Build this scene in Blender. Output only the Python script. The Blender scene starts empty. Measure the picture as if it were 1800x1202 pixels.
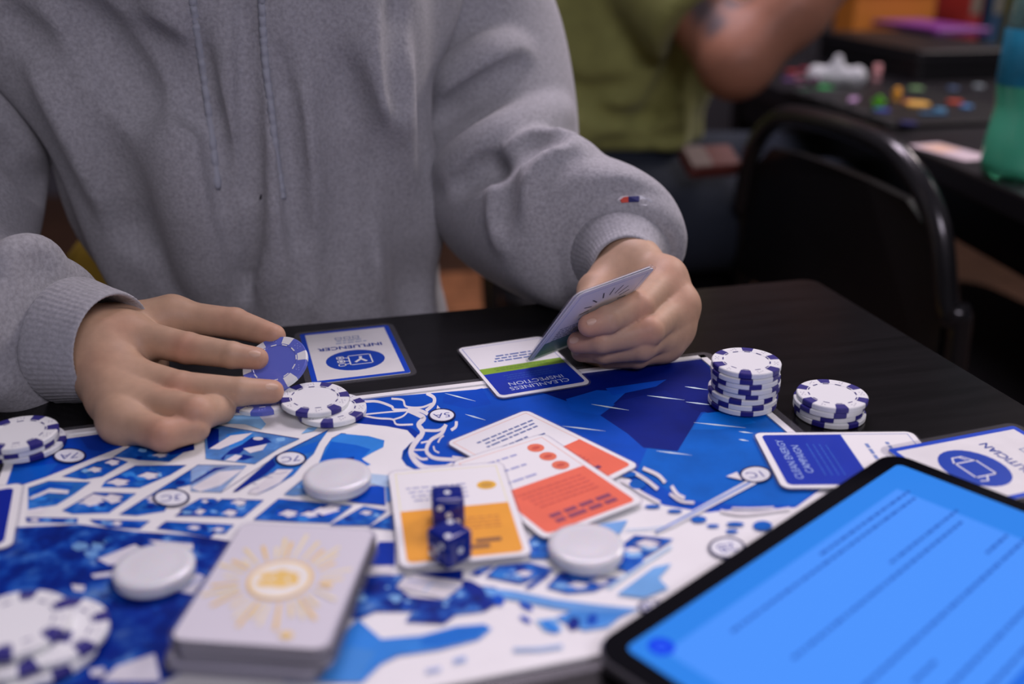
import bpy, bmesh, math, random
import numpy as np
from mathutils import Vector, Matrix
random.seed(7); np.random.seed(7)
SC = bpy.context.scene
COL = SC.collection
TZ = 0.74                                    # height of the table top above the floor
EYE = np.array([0, 0, TZ + .265]); TILT = math.radians(22.5); FPX = 1750.0
# ------------------------------------------------------------------ camera, light, exposure
cam_d = bpy.data.cameras.new('camera'); cam = bpy.data.objects.new('camera', cam_d); COL.objects.link(cam)
cam.location = EYE; cam.rotation_euler = (math.pi/2 - TILT, 0, 0)
cam_d.sensor_width = 36; cam_d.lens = 36*FPX/1800; cam_d.clip_start = .02
cam_d.dof.use_dof = True; cam_d.dof.focus_distance = .615; cam_d.dof.aperture_fstop = 3.2
SC.camera = cam
SC.view_settings.view_transform = 'Standard'; SC.view_settings.look = 'None'
SC.view_settings.gamma = 1; SC.view_settings.use_curve_mapping = False
SC.view_settings.exposure = 0.0
world = bpy.data.worlds.new('world'); SC.world = world; world.use_nodes = True
world.node_tree.nodes['Background'].inputs[0].default_value = (.42, .38, .47, 1)
world.node_tree.nodes['Background'].inputs[1].default_value = .16
def area(name, loc, size, power, color, aim):
    l = bpy.data.lights.new(name, 'AREA'); l.shape = 'RECTANGLE'; l.size, l.size_y = size; l.energy = power; l.color = color
    o = bpy.data.objects.new(name, l); COL.objects.link(o); o.location = loc
    o.rotation_euler = (Vector(aim) - Vector(loc)).to_track_quat('-Z', 'Y').to_euler()
    return o
area('unseen_lamp', (.1, 1.62, 2.65), (1.2, .6), 31, (.98, .83, 1), (.1, .6, TZ))
area('unseen_lamp', (.7, -1.4, 2.4), (1.2, .6), 23, (.93, .83, 1), (0, .8, TZ+.1))  # unseen fill lamp added behind the camera to brighten the hoodie front
area('unseen_lamp', (2.3, 2.3, 2.7), (1.2, .6), 40, (1, .86, .86), (.9, 1.6, TZ))

# ------------------------------------------------------------------ helpers
FW = np.array([0, math.cos(TILT), -math.sin(TILT)]); UP = np.array([0, math.sin(TILT), math.cos(TILT)]); RT = np.array([1., 0, 0])
def ray(x, y): return FW + RT*(x - 900)/FPX - UP*(y - 601)/FPX
def at(x, y, d): return EYE + ray(x, y)*d                    # a point of the place, by its direction and depth
def tab(x, y, z=0.0):                                        # a point on the table top (z above it)
    r = ray(x, y); return EYE + r*((TZ + z - EYE[2])/r[2])
def lin(c):
    c = c/255.0
    return c/12.92 if c <= .04045 else ((c + .055)/1.055)**2.4
WP = (206, 194, 212)
def pc(r, g, b, k=1.0):                                      # surface colour of a thing that looks (r,g,b) where white paper looks WP
    return tuple(min(.9, .8*k*lin(v)/lin(w)) for v, w in zip((r, g, b), WP)) + (1,)
MATS = {}
def mat(name, color=(.5, .5, .5, 1), rough=.5, metal=0, spec=.5, noise=None, bump=None, coat=0, trans=0, sss=0, emit=None, attr=None, sheen=0, alpha=1, mottle=0):
    if name in MATS: return MATS[name]
    m = bpy.data.materials.new(name); m.use_nodes = True; nt = m.node_tree; b = nt.nodes['Principled BSDF']
    b.inputs['Base Color'].default_value = color; b.inputs['Roughness'].default_value = rough; b.inputs['Metallic'].default_value = metal
    b.inputs['Specular IOR Level'].default_value = spec; b.inputs['Coat Weight'].default_value = coat; b.inputs['Coat Roughness'].default_value = .12
    b.inputs['Transmission Weight'].default_value = trans; b.inputs['Sheen Weight'].default_value = sheen; b.inputs['Alpha'].default_value = alpha
    if sss: b.inputs['Subsurface Weight'].default_value = sss; b.inputs['Subsurface Radius'].default_value = (.006, .0025, .0015); b.inputs['Subsurface Scale'].default_value = 1
    src = None
    tc = nt.nodes.new('ShaderNodeTexCoord')
    if attr:
        a = nt.nodes.new('ShaderNodeAttribute'); a.attribute_name = attr; src = a.outputs['Color']
        if mottle:                                           # brushed pigment: alpha below 1 breaks the colour up
            n = nt.nodes.new('ShaderNodeTexNoise'); n.inputs['Scale'].default_value = mottle; n.inputs['Detail'].default_value = 5; n.inputs['Roughness'].default_value = .62
            nt.links.new(tc.outputs['Object'], n.inputs['Vector'])
            cr = nt.nodes.new('ShaderNodeValToRGB'); e = cr.color_ramp.elements
            e[0].position = .36; e[0].color = (0, .008, .13, 1); e[1].position = .70; e[1].color = (.22, .44, .74, 1)
            for ps, c4 in ((.46, (.0, .022, .24, 1)), (.53, (.004, .075, .42, 1)), (.60, (.04, .19, .60, 1))):
                q = e.new(ps); q.color = c4
            nt.links.new(n.outputs[0], cr.inputs[0])
            mm = nt.nodes.new('ShaderNodeMix'); mm.data_type = 'RGBA'; nt.links.new(a.outputs['Alpha'], mm.inputs[0]); nt.links.new(cr.outputs[0], mm.inputs[6]); nt.links.new(src, mm.inputs[7]); src = mm.outputs[2]
    if noise:                                                # (scale, dark factor, light factor[, stretch])
        n = nt.nodes.new('ShaderNodeTexNoise'); n.inputs['Scale'].default_value = noise[0]; n.inputs['Detail'].default_value = 6
        v = tc.outputs['Object']
        if len(noise) > 3:
            mp = nt.nodes.new('ShaderNodeMapping'); mp.inputs['Scale'].default_value = noise[3]; nt.links.new(v, mp.inputs[0]); v = mp.outputs[0]
        nt.links.new(v, n.inputs['Vector'])
        mr = nt.nodes.new('ShaderNodeMapRange'); mr.inputs[1].default_value = .3; mr.inputs[2].default_value = .7
        mr.inputs[3].default_value = noise[1]; mr.inputs[4].default_value = noise[2]; nt.links.new(n.outputs[0], mr.inputs[0])
        mx = nt.nodes.new('ShaderNodeVectorMath'); mx.operation = 'SCALE'
        if src: nt.links.new(src, mx.inputs[0])
        else: mx.inputs[0].default_value = color[:3]
        nt.links.new(mr.outputs[0], mx.inputs['Scale']); src = mx.outputs[0]
    if src:
        nt.links.new(src, b.inputs['Base Color'])
    if emit:
        b.inputs['Emission Strength'].default_value = emit
        if src: nt.links.new(src, b.inputs['Emission Color'])
        else: b.inputs['Emission Color'].default_value = color
    if bump:                                                 # (scale, strength, distance)
        n = nt.nodes.new('ShaderNodeTexNoise'); n.inputs['Scale'].default_value = bump[0]; n.inputs['Detail'].default_value = 4
        nt.links.new(tc.outputs['Object'], n.inputs['Vector'])
        bp = nt.nodes.new('ShaderNodeBump'); bp.inputs['Strength'].default_value = bump[1]; bp.inputs['Distance'].default_value = bump[2]
        nt.links.new(n.outputs[0], bp.inputs['Height']); nt.links.new(bp.outputs[0], b.inputs['Normal'])
    MATS[name] = m
    return m
def film_mat(name, tint=(.9, .9, .93, 1), gloss=.06, rough=.12, veil=.03):
    if name in MATS: return MATS[name]
    m = bpy.data.materials.new(name); m.use_nodes = True; nt = m.node_tree
    for n in list(nt.nodes):
        if n.type != 'OUTPUT_MATERIAL': nt.nodes.remove(n)
    out = [n for n in nt.nodes][0]
    tr = nt.nodes.new('ShaderNodeBsdfTransparent'); tr.inputs[0].default_value = tint
    gl = nt.nodes.new('ShaderNodeBsdfGlossy'); gl.inputs['Roughness'].default_value = rough
    df = nt.nodes.new('ShaderNodeBsdfDiffuse'); df.inputs[0].default_value = (.7, .7, .72, 1)
    m1 = nt.nodes.new('ShaderNodeMixShader'); m1.inputs[0].default_value = gloss
    m2 = nt.nodes.new('ShaderNodeMixShader'); m2.inputs[0].default_value = veil
    nt.links.new(tr.outputs[0], m1.inputs[1]); nt.links.new(gl.outputs[0], m1.inputs[2])
    nt.links.new(m1.outputs[0], m2.inputs[1]); nt.links.new(df.outputs[0], m2.inputs[2]); nt.links.new(m2.outputs[0], out.inputs[0])
    MATS[name] = m
    return m
def tag(o, label=None, cat=None, group=None, kind=None):
    if label: o['label'] = label
    if cat: o['category'] = cat
    if group: o['group'] = group
    if kind: o['kind'] = kind
    return o
def empty(name, loc=(0, 0, 0), rot=(0, 0, 0), parent=None):
    o = bpy.data.objects.new(name, None); COL.objects.link(o); o.location = loc; o.rotation_euler = rot; o.parent = parent
    o.empty_display_size = .02
    return o
def link(name, me, m=None, parent=None, smooth=False):
    if m is not None and not me.materials: me.materials.append(m)
    o = bpy.data.objects.new(name, me); COL.objects.link(o); o.parent = parent
    if smooth: me.polygons.foreach_set('use_smooth', [True]*len(me.polygons))
    return o
def pydata(name, v, f, m=None, parent=None, smooth=False):
    me = bpy.data.meshes.new(name); me.from_pydata([tuple(p) for p in v], [], [tuple(q) for q in f]); me.update()
    return link(name, me, m, parent, smooth)
def bmobj(name, bm, m=None, parent=None, smooth=False):
    bmesh.ops.recalc_face_normals(bm, faces=bm.faces[:])
    me = bpy.data.meshes.new(name); bm.to_mesh(me); bm.free()
    return link(name, me, m, parent, smooth)
def box(bm, c, s, rz=0, bev=0, rot=None):
    R = rot if rot is not None else Matrix.Rotation(rz, 4, 'Z')
    r = bmesh.ops.create_cube(bm, size=1, matrix=Matrix.Translation(c) @ R @ Matrix.Diagonal((*s, 1)))
    if bev:
        es = list({e for v in r['verts'] for e in v.link_edges})
        bmesh.ops.bevel(bm, geom=es, offset=bev, segments=2, affect='EDGES', profile=.5)
def rrect(w, h, r, n=6):
    pts = []
    for cx, cy, a0 in ((w/2 - r, h/2 - r, 0), (-w/2 + r, h/2 - r, 90), (-w/2 + r, -h/2 + r, 180), (w/2 - r, -h/2 + r, 270)):
        for i in range(n + 1):
            a = math.radians(a0 + 90*i/n); pts.append((cx + r*math.cos(a), cy + r*math.sin(a)))
    return pts
def slab(bm, pts, z0, z1, bev=0):
    n = len(pts)
    lay = [(z0, 0), (z1, 0)] if not bev else [(z0, bev), (z0 + bev, 0), (z1 - bev, 0), (z1, bev)]
    cx = sum(p[0] for p in pts)/n; cy = sum(p[1] for p in pts)/n
    rings = []
    for z, ins in lay:
        ring = []
        for (x, y) in pts:
            dx, dy = x - cx, y - cy; L = math.hypot(dx, dy) or 1
            k = 1 - ins/L
            ring.append(bm.verts.new((cx + dx*k, cy + dy*k, z)))
        rings.append(ring)
    for a, b in zip(rings, rings[1:]):
        for i in range(n): bm.faces.new((a[i], a[(i+1) % n], b[(i+1) % n], b[i]))
    bm.faces.new(rings[-1]); bm.faces.new(list(reversed(rings[0])))
def lathe(bm, prof, n=40, cx=0, cy=0):
    rings = []
    for r, z in prof:
        rings.append([bm.verts.new((cx + r*math.cos(2*math.pi*i/n), cy + r*math.sin(2*math.pi*i/n), z)) for i in range(n)] if r > 1e-6 else [bm.verts.new((cx, cy, z))])
    for a, b in zip(rings, rings[1:]):
        for i in range(n):
            j = (i + 1) % n
            if len(a) == 1: bm.faces.new((a[0], b[i], b[j]))
            elif len(b) == 1: bm.faces.new((a[i], a[j], b[0]))
            else: bm.faces.new((a[i], a[j], b[j], b[i]))
def tube_mesh(path, radii, n=12, cap=True, prof=None):
    P_ = [Vector(p) for p in path]; v = []; f = []
    t0 = (P_[1] - P_[0]).normalized(); ref = t0.orthogonal().normalized()
    for i, p in enumerate(P_):
        t = ((P_[min(i+1, len(P_)-1)]) - P_[max(i-1, 0)]).normalized()
        ref = (ref - t*ref.dot(t)).normalized(); q = t.cross(ref)
        for k in range(n):
            a = 2*math.pi*k/n; r = radii[i]*(prof(a, i) if prof else 1)
            v.append(p + (ref*math.cos(a) + q*math.sin(a))*r)
    for i in range(len(P_)-1):
        for k in range(n):
            l = (k+1) % n; f.append((i*n+k, i*n+l, (i+1)*n+l, (i+1)*n+k))
    if cap: f.append(tuple(reversed(range(n)))); f.append(tuple((len(P_)-1)*n + k for k in range(n)))
    return v, f
def spline(pts, n=8):
    pts = [np.array(p, float) for p in pts]; out = []
    q = [2*pts[0]-pts[1]] + pts + [2*pts[-1]-pts[-2]]
    for i in range(1, len(q)-2):
        for k in range(n):
            t = k/n; a, b, c, d = q[i-1], q[i], q[i+1], q[i+2]
            out.append(.5*((2*b) + (-a+c)*t + (2*a-5*b+4*c-d)*t*t + (-a+3*b-3*c+d)*t**3))
    out.append(pts[-1]); return out
# flat print: coloured polygons on one plane, each layer a hair above the one below
def text_polys(s, size, align='CENTER'):
    cu = bpy.data.curves.new('t', 'FONT'); cu.body = s; cu.size = size; cu.align_x = align; cu.align_y = 'CENTER'; cu.resolution_u = 3
    o = bpy.data.objects.new('t', cu); COL.objects.link(o)
    dg = bpy.context.evaluated_depsgraph_get(); me = bpy.data.meshes.new_from_object(o.evaluated_get(dg))
    out = [[(me.vertices[i].co.x, me.vertices[i].co.y) for i in p.vertices] for p in me.polygons]
    bpy.data.objects.remove(o); bpy.data.curves.remove(cu); bpy.data.meshes.remove(me)
    return out
class Art:
    def __init__(s): s.items = []; s.layer = 0
    def poly(s, pts, c, layer=None):
        s.items.append((list(pts), c, s.layer if layer is None else layer))
        if layer is None: s.layer += 1
    def rect(s, x0, y0, x1, y1, c, r=0, layer=None):
        if r: s.poly([(x + (x0+x1)/2, y + (y0+y1)/2) for x, y in rrect(x1-x0, y1-y0, r, 4)], c, layer)
        else: s.poly([(x0, y0), (x1, y0), (x1, y1), (x0, y1)], c, layer)
    def disc(s, cx, cy, r, c, ry=None, layer=None, n=28, rot=0):
        ry = ry or r; ca, sa = math.cos(rot), math.sin(rot)
        s.poly([(cx + r*math.cos(t)*ca - ry*math.sin(t)*sa, cy + r*math.cos(t)*sa + ry*math.sin(t)*ca) for t in [2*math.pi*i/n for i in range(n)]], c, layer)
    def line(s, pts, w, c, layer=None):
        pts = [np.array(p, float) for p in pts]; L = []; R = []
        for i, p in enumerate(pts):
            t = pts[min(i+1, len(pts)-1)] - pts[max(i-1, 0)]; t = t/(np.linalg.norm(t) or 1); nrm = np.array([-t[1], t[0]])
            ww = w[i] if hasattr(w, '__len__') else w
            L.append(tuple(p + nrm*ww/2)); R.append(tuple(p - nrm*ww/2))
        l = s.layer if layer is None else layer
        for i in range(len(L)-1): s.items.append(([L[i], L[i+1], R[i+1], R[i]], c, l))
        if layer is None: s.layer += 1
    def frame(s, x0, y0, x1, y1, w, c, r=0):
        l = s.layer
        for a in ((x0, y0, x1, y0+w), (x0, y1-w, x1, y1), (x0, y0, x0+w, y1), (x1-w, y0, x1, y1)): s.rect(*a, c, layer=l)
        s.layer += 1
    def text(s, t, x, y, size, c, rot=0, align='CENTER', bold=0):
        ca, sa = math.cos(rot), math.sin(rot); l = s.layer
        offs = [(0, 0)] if not bold else [(0, 0), (bold, 0), (0, bold)]
        for k, (ox, oy) in enumerate(offs):
            for p in text_polys(t, size, align): s.items.append(([(x + (a+ox)*ca - (b+oy)*sa, y + (a+ox)*sa + (b+oy)*ca) for a, b in p], c, l + k))
        s.layer += len(offs)
    def small_print(s, x0, x1, y, hgt, c, seed=0):           # a line of print too small to read: a row of word-long dashes
        rr = random.Random(seed*31 + int(y*10)); x = x0; l = s.layer
        while x < x1 - hgt:
            w = min(rr.uniform(1.2, 4.2)*hgt, x1 - x); s.rect(x, y - hgt/2, x + w, y + hgt/2, c, layer=l); x += w + hgt*.7
        s.layer += 1
    def build(s, name, m, parent=None, z=0, step=.00002, fn=None, scale=1, clip=None):
        v = []; f = []; cols = []
        for pts, c, l in s.items:
            b = len(v); pts = [fn(x, y) if fn else (x*scale, y*scale) for x, y in pts]
            if clip:                                         # keep the print on its sheet
                for ax, sg, lim in ((0, 1, clip[0]), (0, -1, clip[0]), (1, 1, clip[1]), (1, -1, clip[1])):
                    out = []
                    for i in range(len(pts)):
                        p, q = pts[i-1], pts[i]; ip, iq = sg*p[ax] <= lim, sg*q[ax] <= lim
                        if ip != iq:
                            t = (sg*lim - p[ax])/(q[ax]-p[ax]); out.append((p[0]+(q[0]-p[0])*t, p[1]+(q[1]-p[1])*t))
                        if iq: out.append(q)
                    pts = out
            if len(pts) < 3: continue
            v += [(x, y, z + l*step) for x, y in pts]
            f.append(tuple(range(b, b + len(pts)))); cols += [c]*len(pts)
        me = bpy.data.meshes.new(name); me.from_pydata(v, [], f); me.update()
        ca = me.color_attributes.new('Col', 'FLOAT_COLOR', 'CORNER')
        ca.data.foreach_set('color', np.array(cols, np.float32).ravel())
        bm = bmesh.new(); bm.from_mesh(me)
        for q in bm.faces:
            q.normal_update()
            if q.normal.z < 0: q.normal_flip()
        bm.to_mesh(me); bm.free()
        return link(name, me, m, parent)
# ------------------------------------------------------------------ soft forms: distance fields meshed with surface nets
class Field:
    def __init__(s, lo, hi, res):
        s.lo = np.array(lo, np.float32); s.res = res
        n = np.ceil((np.array(hi) - np.array(lo))/res).astype(int) + 1
        s.n = n; ax = [s.lo[i] + res*np.arange(n[i], dtype=np.float32) for i in range(3)]
        s.ax = ax; s.F = np.full(tuple(n), 1e3, np.float32)
    def sl(s, lo, hi):
        r = []
        for i in range(3):
            a = int(max(0, math.floor((lo[i] - s.lo[i])/s.res))); b = int(min(s.n[i], math.ceil((hi[i] - s.lo[i])/s.res) + 1)); r.append(slice(a, max(a, b)))
        return tuple(r)
    def pts(s, sl): return s.ax[0][sl[0]][:, None, None], s.ax[1][sl[1]][None, :, None], s.ax[2][sl[2]][None, None, :]
def smin(a, b, k):
    h = np.clip(.5 + .5*(b - a)/k, 0, 1); return b*(1-h) + a*h - k*h*(1-h)
def smax(a, b, k): return -smin(-a, -b, k)
def cone_d(X, Y, Z, a, b, ra, rb, sq=None):
    ab = b - a; L = float(ab @ ab) or 1e-9
    t = np.clip(((X-a[0])*ab[0] + (Y-a[1])*ab[1] + (Z-a[2])*ab[2])/L, 0, 1)
    dx = X - a[0] - t*ab[0]; dy = Y - a[1] - t*ab[1]; dz = Z - a[2] - t*ab[2]
    return np.sqrt(dx*dx + dy*dy + dz*dz) - (ra + (rb-ra)*t)
def add_cone(fd, a, b, ra, rb, k=.006, sub=False):
    a = np.array(a, float); b = np.array(b, float); m = max(ra, rb) + 2.5*k + 3*fd.res
    sl = fd.sl(np.minimum(a, b) - m, np.maximum(a, b) + m); X, Y, Z = fd.pts(sl)
    if 0 in [q.stop - q.start for q in sl]: return
    d = cone_d(X, Y, Z, a, b, ra, rb)
    fd.F[sl] = smax(fd.F[sl], -d, k) if sub else smin(fd.F[sl], d, k)
def add_ell(fd, c, axes, R=None, k=.006, sub=False, power=2):
    c = np.array(c, float); m = max(axes) + 2.5*k + 3*fd.res; sl = fd.sl(c - m, c + m); X, Y, Z = fd.pts(sl)
    if 0 in [q.stop - q.start for q in sl]: return
    x, y, z = X - c[0], Y - c[1], Z - c[2]
    if R is not None:
        R = np.array(R); x, y, z = (R[0][0]*x + R[0][1]*y + R[0][2]*z), (R[1][0]*x + R[1][1]*y + R[1][2]*z), (R[2][0]*x + R[2][1]*y + R[2][2]*z)
    q = (np.abs(x/axes[0])**power + np.abs(y/axes[1])**power + np.abs(z/axes[2])**power)**(1/power)
    d = (q - 1)*min(axes)
    fd.F[sl] = smax(fd.F[sl], -d, k) if sub else smin(fd.F[sl], d, k)
def chain(fd, pts, radii, k=.006, sub=False):
    for i in range(len(pts)-1): add_cone(fd, pts[i], pts[i+1], radii[i], radii[i+1], k, sub)
def sample(fd, p):
    g = (np.array(p) - fd.lo)/fd.res; i = np.clip(np.floor(g).astype(int), 0, fd.n - 2); t = np.clip(g - i, 0, 1)
    c = fd.F[i[0]:i[0]+2, i[1]:i[1]+2, i[2]:i[2]+2]
    c = c[0]*(1-t[0]) + c[1]*t[0]; c = c[0]*(1-t[1]) + c[1]*t[1]; return float(c[0]*(1-t[2]) + c[1]*t[2])
def inside(fd, p): return bool(np.all(np.array(p) > fd.lo) and np.all(np.array(p) < fd.lo + fd.res*(fd.n-1)))
def surf(fd, x, y, d0=.4, d1=2.2, step=None):
    step = step or fd.res*.7; d = d0; r = ray(x, y)
    while d < d1:
        p = EYE + r*d
        if inside(fd, p) and sample(fd, p) < 0: return p
        d += step
    return None
def fold(fd, px, radius, k, depth=0.0, sub=False, n=6):
    """a ridge (or crease) lying on the surface along a line of sight points"""
    pts = [surf(fd, *q) for q in spline([np.array(p, float) for p in px], n)]
    pts = [p + FW*depth for p in pts if p is not None]; N_ = len(pts)
    rad = [radius*math.sin(math.pi*(.06 + .88*i/max(1, N_-1)))**.4 for i in range(N_)]       # fades out at both ends
    for i in range(N_-1):
        o0, o1 = (FW*(radius-rad[i]), FW*(radius-rad[i+1])) if not sub else (-FW*(radius-rad[i])*.6, -FW*(radius-rad[i+1])*.6)
        if np.linalg.norm(pts[i+1]-pts[i]) < .06: add_cone(fd, pts[i]+o0, pts[i+1]+o1, rad[i], rad[i+1], k, sub)
    return pts
def nets(fd):
    F = fd.F; S = F < 0; n = F.shape
    c = [S[i:n[0]-1+i, j:n[1]-1+j, k:n[2]-1+k] for i in (0, 1) for j in (0, 1) for k in (0, 1)]
    cnt = sum(q.astype(np.int8) for q in c); act = (cnt > 0) & (cnt < 8)
    idx = -np.ones(act.shape, np.int32); ii, jj, kk = np.nonzero(act); idx[ii, jj, kk] = np.arange(len(ii))
    acc = np.zeros((len(ii), 3), np.float32); w = np.zeros(len(ii), np.float32)
    for ax in range(3):
        o = [q for q in range(3) if q != ax]
        for a in (0, 1):
            for b in (0, 1):
                off = [0, 0, 0]; off[o[0]] = a; off[o[1]] = b; off2 = list(off); off2[ax] = 1
                f0 = F[ii+off[0], jj+off[1], kk+off[2]]; f1 = F[ii+off2[0], jj+off2[1], kk+off2[2]]
                m = (f0 < 0) != (f1 < 0); t = np.where(m, f0/np.where(m, f0-f1, 1), 0)
                p = np.tile(np.array(off, np.float32), (len(ii), 1)); p[:, ax] += t
                acc += p*m[:, None]; w += m
    v = (np.stack([ii, jj, kk], 1) + acc/np.maximum(w, 1)[:, None])*fd.res + fd.lo
    faces = []
    for ax in range(3):
        o = [(ax+1) % 3, (ax+2) % 3]
        s0 = [slice(None)]*3; s1 = [slice(None)]*3; s0[ax] = slice(0, n[ax]-1); s1[ax] = slice(1, n[ax])
        A = S[tuple(s0)]; B = S[tuple(s1)]; ch = A != B
        e = np.argwhere(ch); e = e[(e[:, o[0]] > 0) & (e[:, o[1]] > 0) & (e[:, o[0]] < n[o[0]]-1) & (e[:, o[1]] < n[o[1]]-1)]
        sg = A[e[:, 0], e[:, 1], e[:, 2]]
        def cell(da, db):
            q = e.copy(); q[:, o[0]] -= da; q[:, o[1]] -= db; return idx[q[:, 0], q[:, 1], q[:, 2]]
        q = np.stack([cell(1, 1), cell(0, 1), cell(0, 0), cell(1, 0)], 1)
        q[~sg] = q[~sg][:, ::-1]; faces.append(q)
    f = np.concatenate(faces); f = f[(f >= 0).all(1)]
    return v, f
def relax(v, f, it=2, lam=.5):
    e = np.concatenate([f[:, [0, 1]], f[:, [1, 2]], f[:, [2, 3]], f[:, [3, 0]]])
    for _ in range(it):
        s = np.zeros_like(v); c = np.zeros(len(v), np.float32)
        for a in range(3): s[:, a] = np.bincount(e[:, 0], v[e[:, 1], a], len(v)) + np.bincount(e[:, 1], v[e[:, 0], a], len(v))
        c = np.bincount(e[:, 0], minlength=len(v)) + np.bincount(e[:, 1], minlength=len(v))
        v = v*(1-lam) + lam*s/np.maximum(c, 1)[:, None]
    return v.astype(np.float32)
def quads_mesh(name, v, f, m, parent=None, cols=None):
    me = bpy.data.meshes.new(name); me.vertices.add(len(v)); me.vertices.foreach_set('co', np.asarray(v, np.float32).ravel())
    me.loops.add(len(f)*4); me.loops.foreach_set('vertex_index', np.asarray(f, np.int32).ravel())
    me.polygons.add(len(f)); me.polygons.foreach_set('loop_start', np.arange(0, 4*len(f), 4, dtype=np.int32))
    me.polygons.foreach_set('use_smooth', np.ones(len(f), bool)); me.update(); me.validate()
    if cols is not None:
        a = me.color_attributes.new('Col', 'FLOAT_COLOR', 'POINT'); a.data.foreach_set('color', np.asarray(cols, np.float32).ravel())
    return link(name, me, m, parent)
def soft(name, fd, m, parent=None, it=2): 
    v, f = nets(fd); return quads_mesh(name, relax(v, f, it), f, m, parent)
# ------------------------------------------------------------------ structure: floor and back wall
M_floor = mat('floor_wood', (.09, .045, .025, 1), .5, noise=(3, .6, 1.25, (1, 9, 1)))
fl = empty('floor'); tag(fl, kind='structure')
bm = bmesh.new(); box(bm, (.4, 2.2, -.03), (7, 7, .04)); bmobj('subfloor', bm, mat('subfloor_dark', (.05, .03, .02, 1), .8), fl)
bm = bmesh.new(); box(bm, (0, 0, -.006), (.176, 1.496, .012), bev=.0015); plank_me = bpy.data.meshes.new('plank'); bm.to_mesh(plank_me); bm.free(); plank_me.materials.append(M_floor)
for i in range(28):
    for j in range(-1, 4):
        o = bpy.data.objects.new('plank', plank_me); COL.objects.link(o); o.parent = fl
        o.location = (-2.1 + i*.178, .1 + j*1.5 + (i*.53 % 1.0), 0)
M_wall = mat('wall_paint', (.035, .034, .042, 1), .8, noise=(2, .85, 1.1))
bm = bmesh.new(); box(bm, (.4, 4.06, 1.4), (7, .1, 2.84)); tag(bmobj('wall_back', bm, M_wall), kind='structure')
bm = bmesh.new(); box(bm, (.4, 3.995, .07), (7, .025, .14), bev=.004); tag(bmobj('baseboard_back', bm, mat('baseboard_grey', (.11, .11, .13, 1), .5)), kind='structure')

# ------------------------------------------------------------------ the game table
EDGE = math.radians(14.6)
c0 = tab(1430, 488); ex = np.array([math.cos(EDGE), math.sin(EDGE), 0]); ey = np.array([-math.sin(EDGE), math.cos(EDGE), 0])
TW, TD = 1.22, .92
tc_ = c0 - ex*TW/2 - ey*TD/2
tbl = empty('game_table', (tc_[0], tc_[1], 0), (0, 0, EDGE)); tag(tbl, 'black wooden table carrying the blue board, cards and chips', 'table')
M_tbl = mat('black_lacquer', (.0055, .0052, .0056, 1), .24, spec=.26, noise=(14, .7, 1.5, (1, 9, 1)), bump=(60, .12, .001))
bm = bmesh.new(); slab(bm, rrect(TW, TD, .012), TZ - .03, TZ, .0025); bmobj('table_top', bm, M_tbl, tbl)
bm = bmesh.new()
for sx, sy, sz in ((0, TD/2-.08, (TW-.16, .02, .07)), (0, -TD/2+.08, (TW-.16, .02, .07)), (TW/2-.08, 0, (.02, TD-.16, .07)), (-TW/2+.08, 0, (.02, TD-.16, .07))):
    box(bm, (sx, sy, TZ - .065), sz)
bmobj('apron', bm, M_tbl, tbl)
for sx in (-1, 1):
    for sy in (-1, 1):
        bm = bmesh.new(); box(bm, (sx*(TW/2-.08), sy*(TD/2-.08), (TZ-.03)/2), (.055, .055, TZ-.03), bev=.005); bmobj('leg', bm, M_tbl, tbl)

# ------------------------------------------------------------------ the board with its printed map
WHITE = pc(206, 194, 212)
M_print = mat('print', rough=.45, attr='Col', noise=(45, .86, 1.1), spec=.1, mottle=75)
M_paper = mat('paper_white', pc(212, 202, 217), .5, noise=(30, .97, 1.02))
M_film = film_mat('laminate_film')
BA = math.radians(16.0); bd = np.array([math.cos(BA), math.sin(BA)]); bn = np.array([-math.sin(BA), math.cos(BA)])
D0, D1, N0, N1 = -.132, .293, .293, .5545
bc = bd*(D0+D1)/2 + bn*(N0+N1)/2; BW, BH = D1-D0, N1-N0
board = empty('game_board', (bc[0], bc[1], TZ), (0, 0, BA)); tag(board, 'laminated blue and white city map board lying on the black table', 'game board')
bm = bmesh.new(); slab(bm, rrect(BW, BH, .002), .0001, .0007); bmobj('map_sheet', bm, M_paper, board)
bm = bmesh.new(); slab(bm, rrect(BW+.013, BH+.013, .006), .00005, .00055); bmobj('laminate_margin', bm, film_mat('laminate_edge', (.92, .92, .94, 1), .08, .2, .05), board)
def bfn(x, y):
    p = tab(x, y)[:2] - bc; return float(p @ bd), float(p @ bn)
ZM = {'A': (0, 720, 5), 'B': (340, 700, 5), 'C': (560, 660, 5), 'D': (0, 940, 4.589), 'E': (780, 700, 4.622), 'F': (1100, 760, 5), 'G': (600, 960, 4.967), 'H': (820, 900, 4.622), 'S': (900, 580, 3.1625)}
def zz(k, pts):
    ox, oy, s = ZM[k]; return [(ox + x/s, oy + y/s) for x, y in pts]
art = Art(); RR = random.Random(3)
DEEP = pc(0, 30, 128); SEA = pc(0, 66, 176); MIDB = pc(14, 88, 190); BRT = pc(45, 115, 205); PALE = pc(120, 160, 216); WASH = pc(165, 180, 218)
def MO(c, a): return tuple(c[:3]) + (a,)
def inpoly(x, y, P):
    r = False; j = len(P)-1
    for i in range(len(P)):
        if (P[i][1] > y) != (P[j][1] > y) and x < (P[j][0]-P[i][0])*(y-P[i][1])/(P[j][1]-P[i][1]) + P[i][0]: r = not r
        j = i
    return r
def blob(cx, cy, rx, ry, n=9, j=.35):
    return [(cx + rx*(1+RR.uniform(-j, j))*math.cos(2*math.pi*i/n), cy + ry*(1+RR.uniform(-j, j))*math.sin(2*math.pi*i/n)) for i in range(n)]
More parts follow.
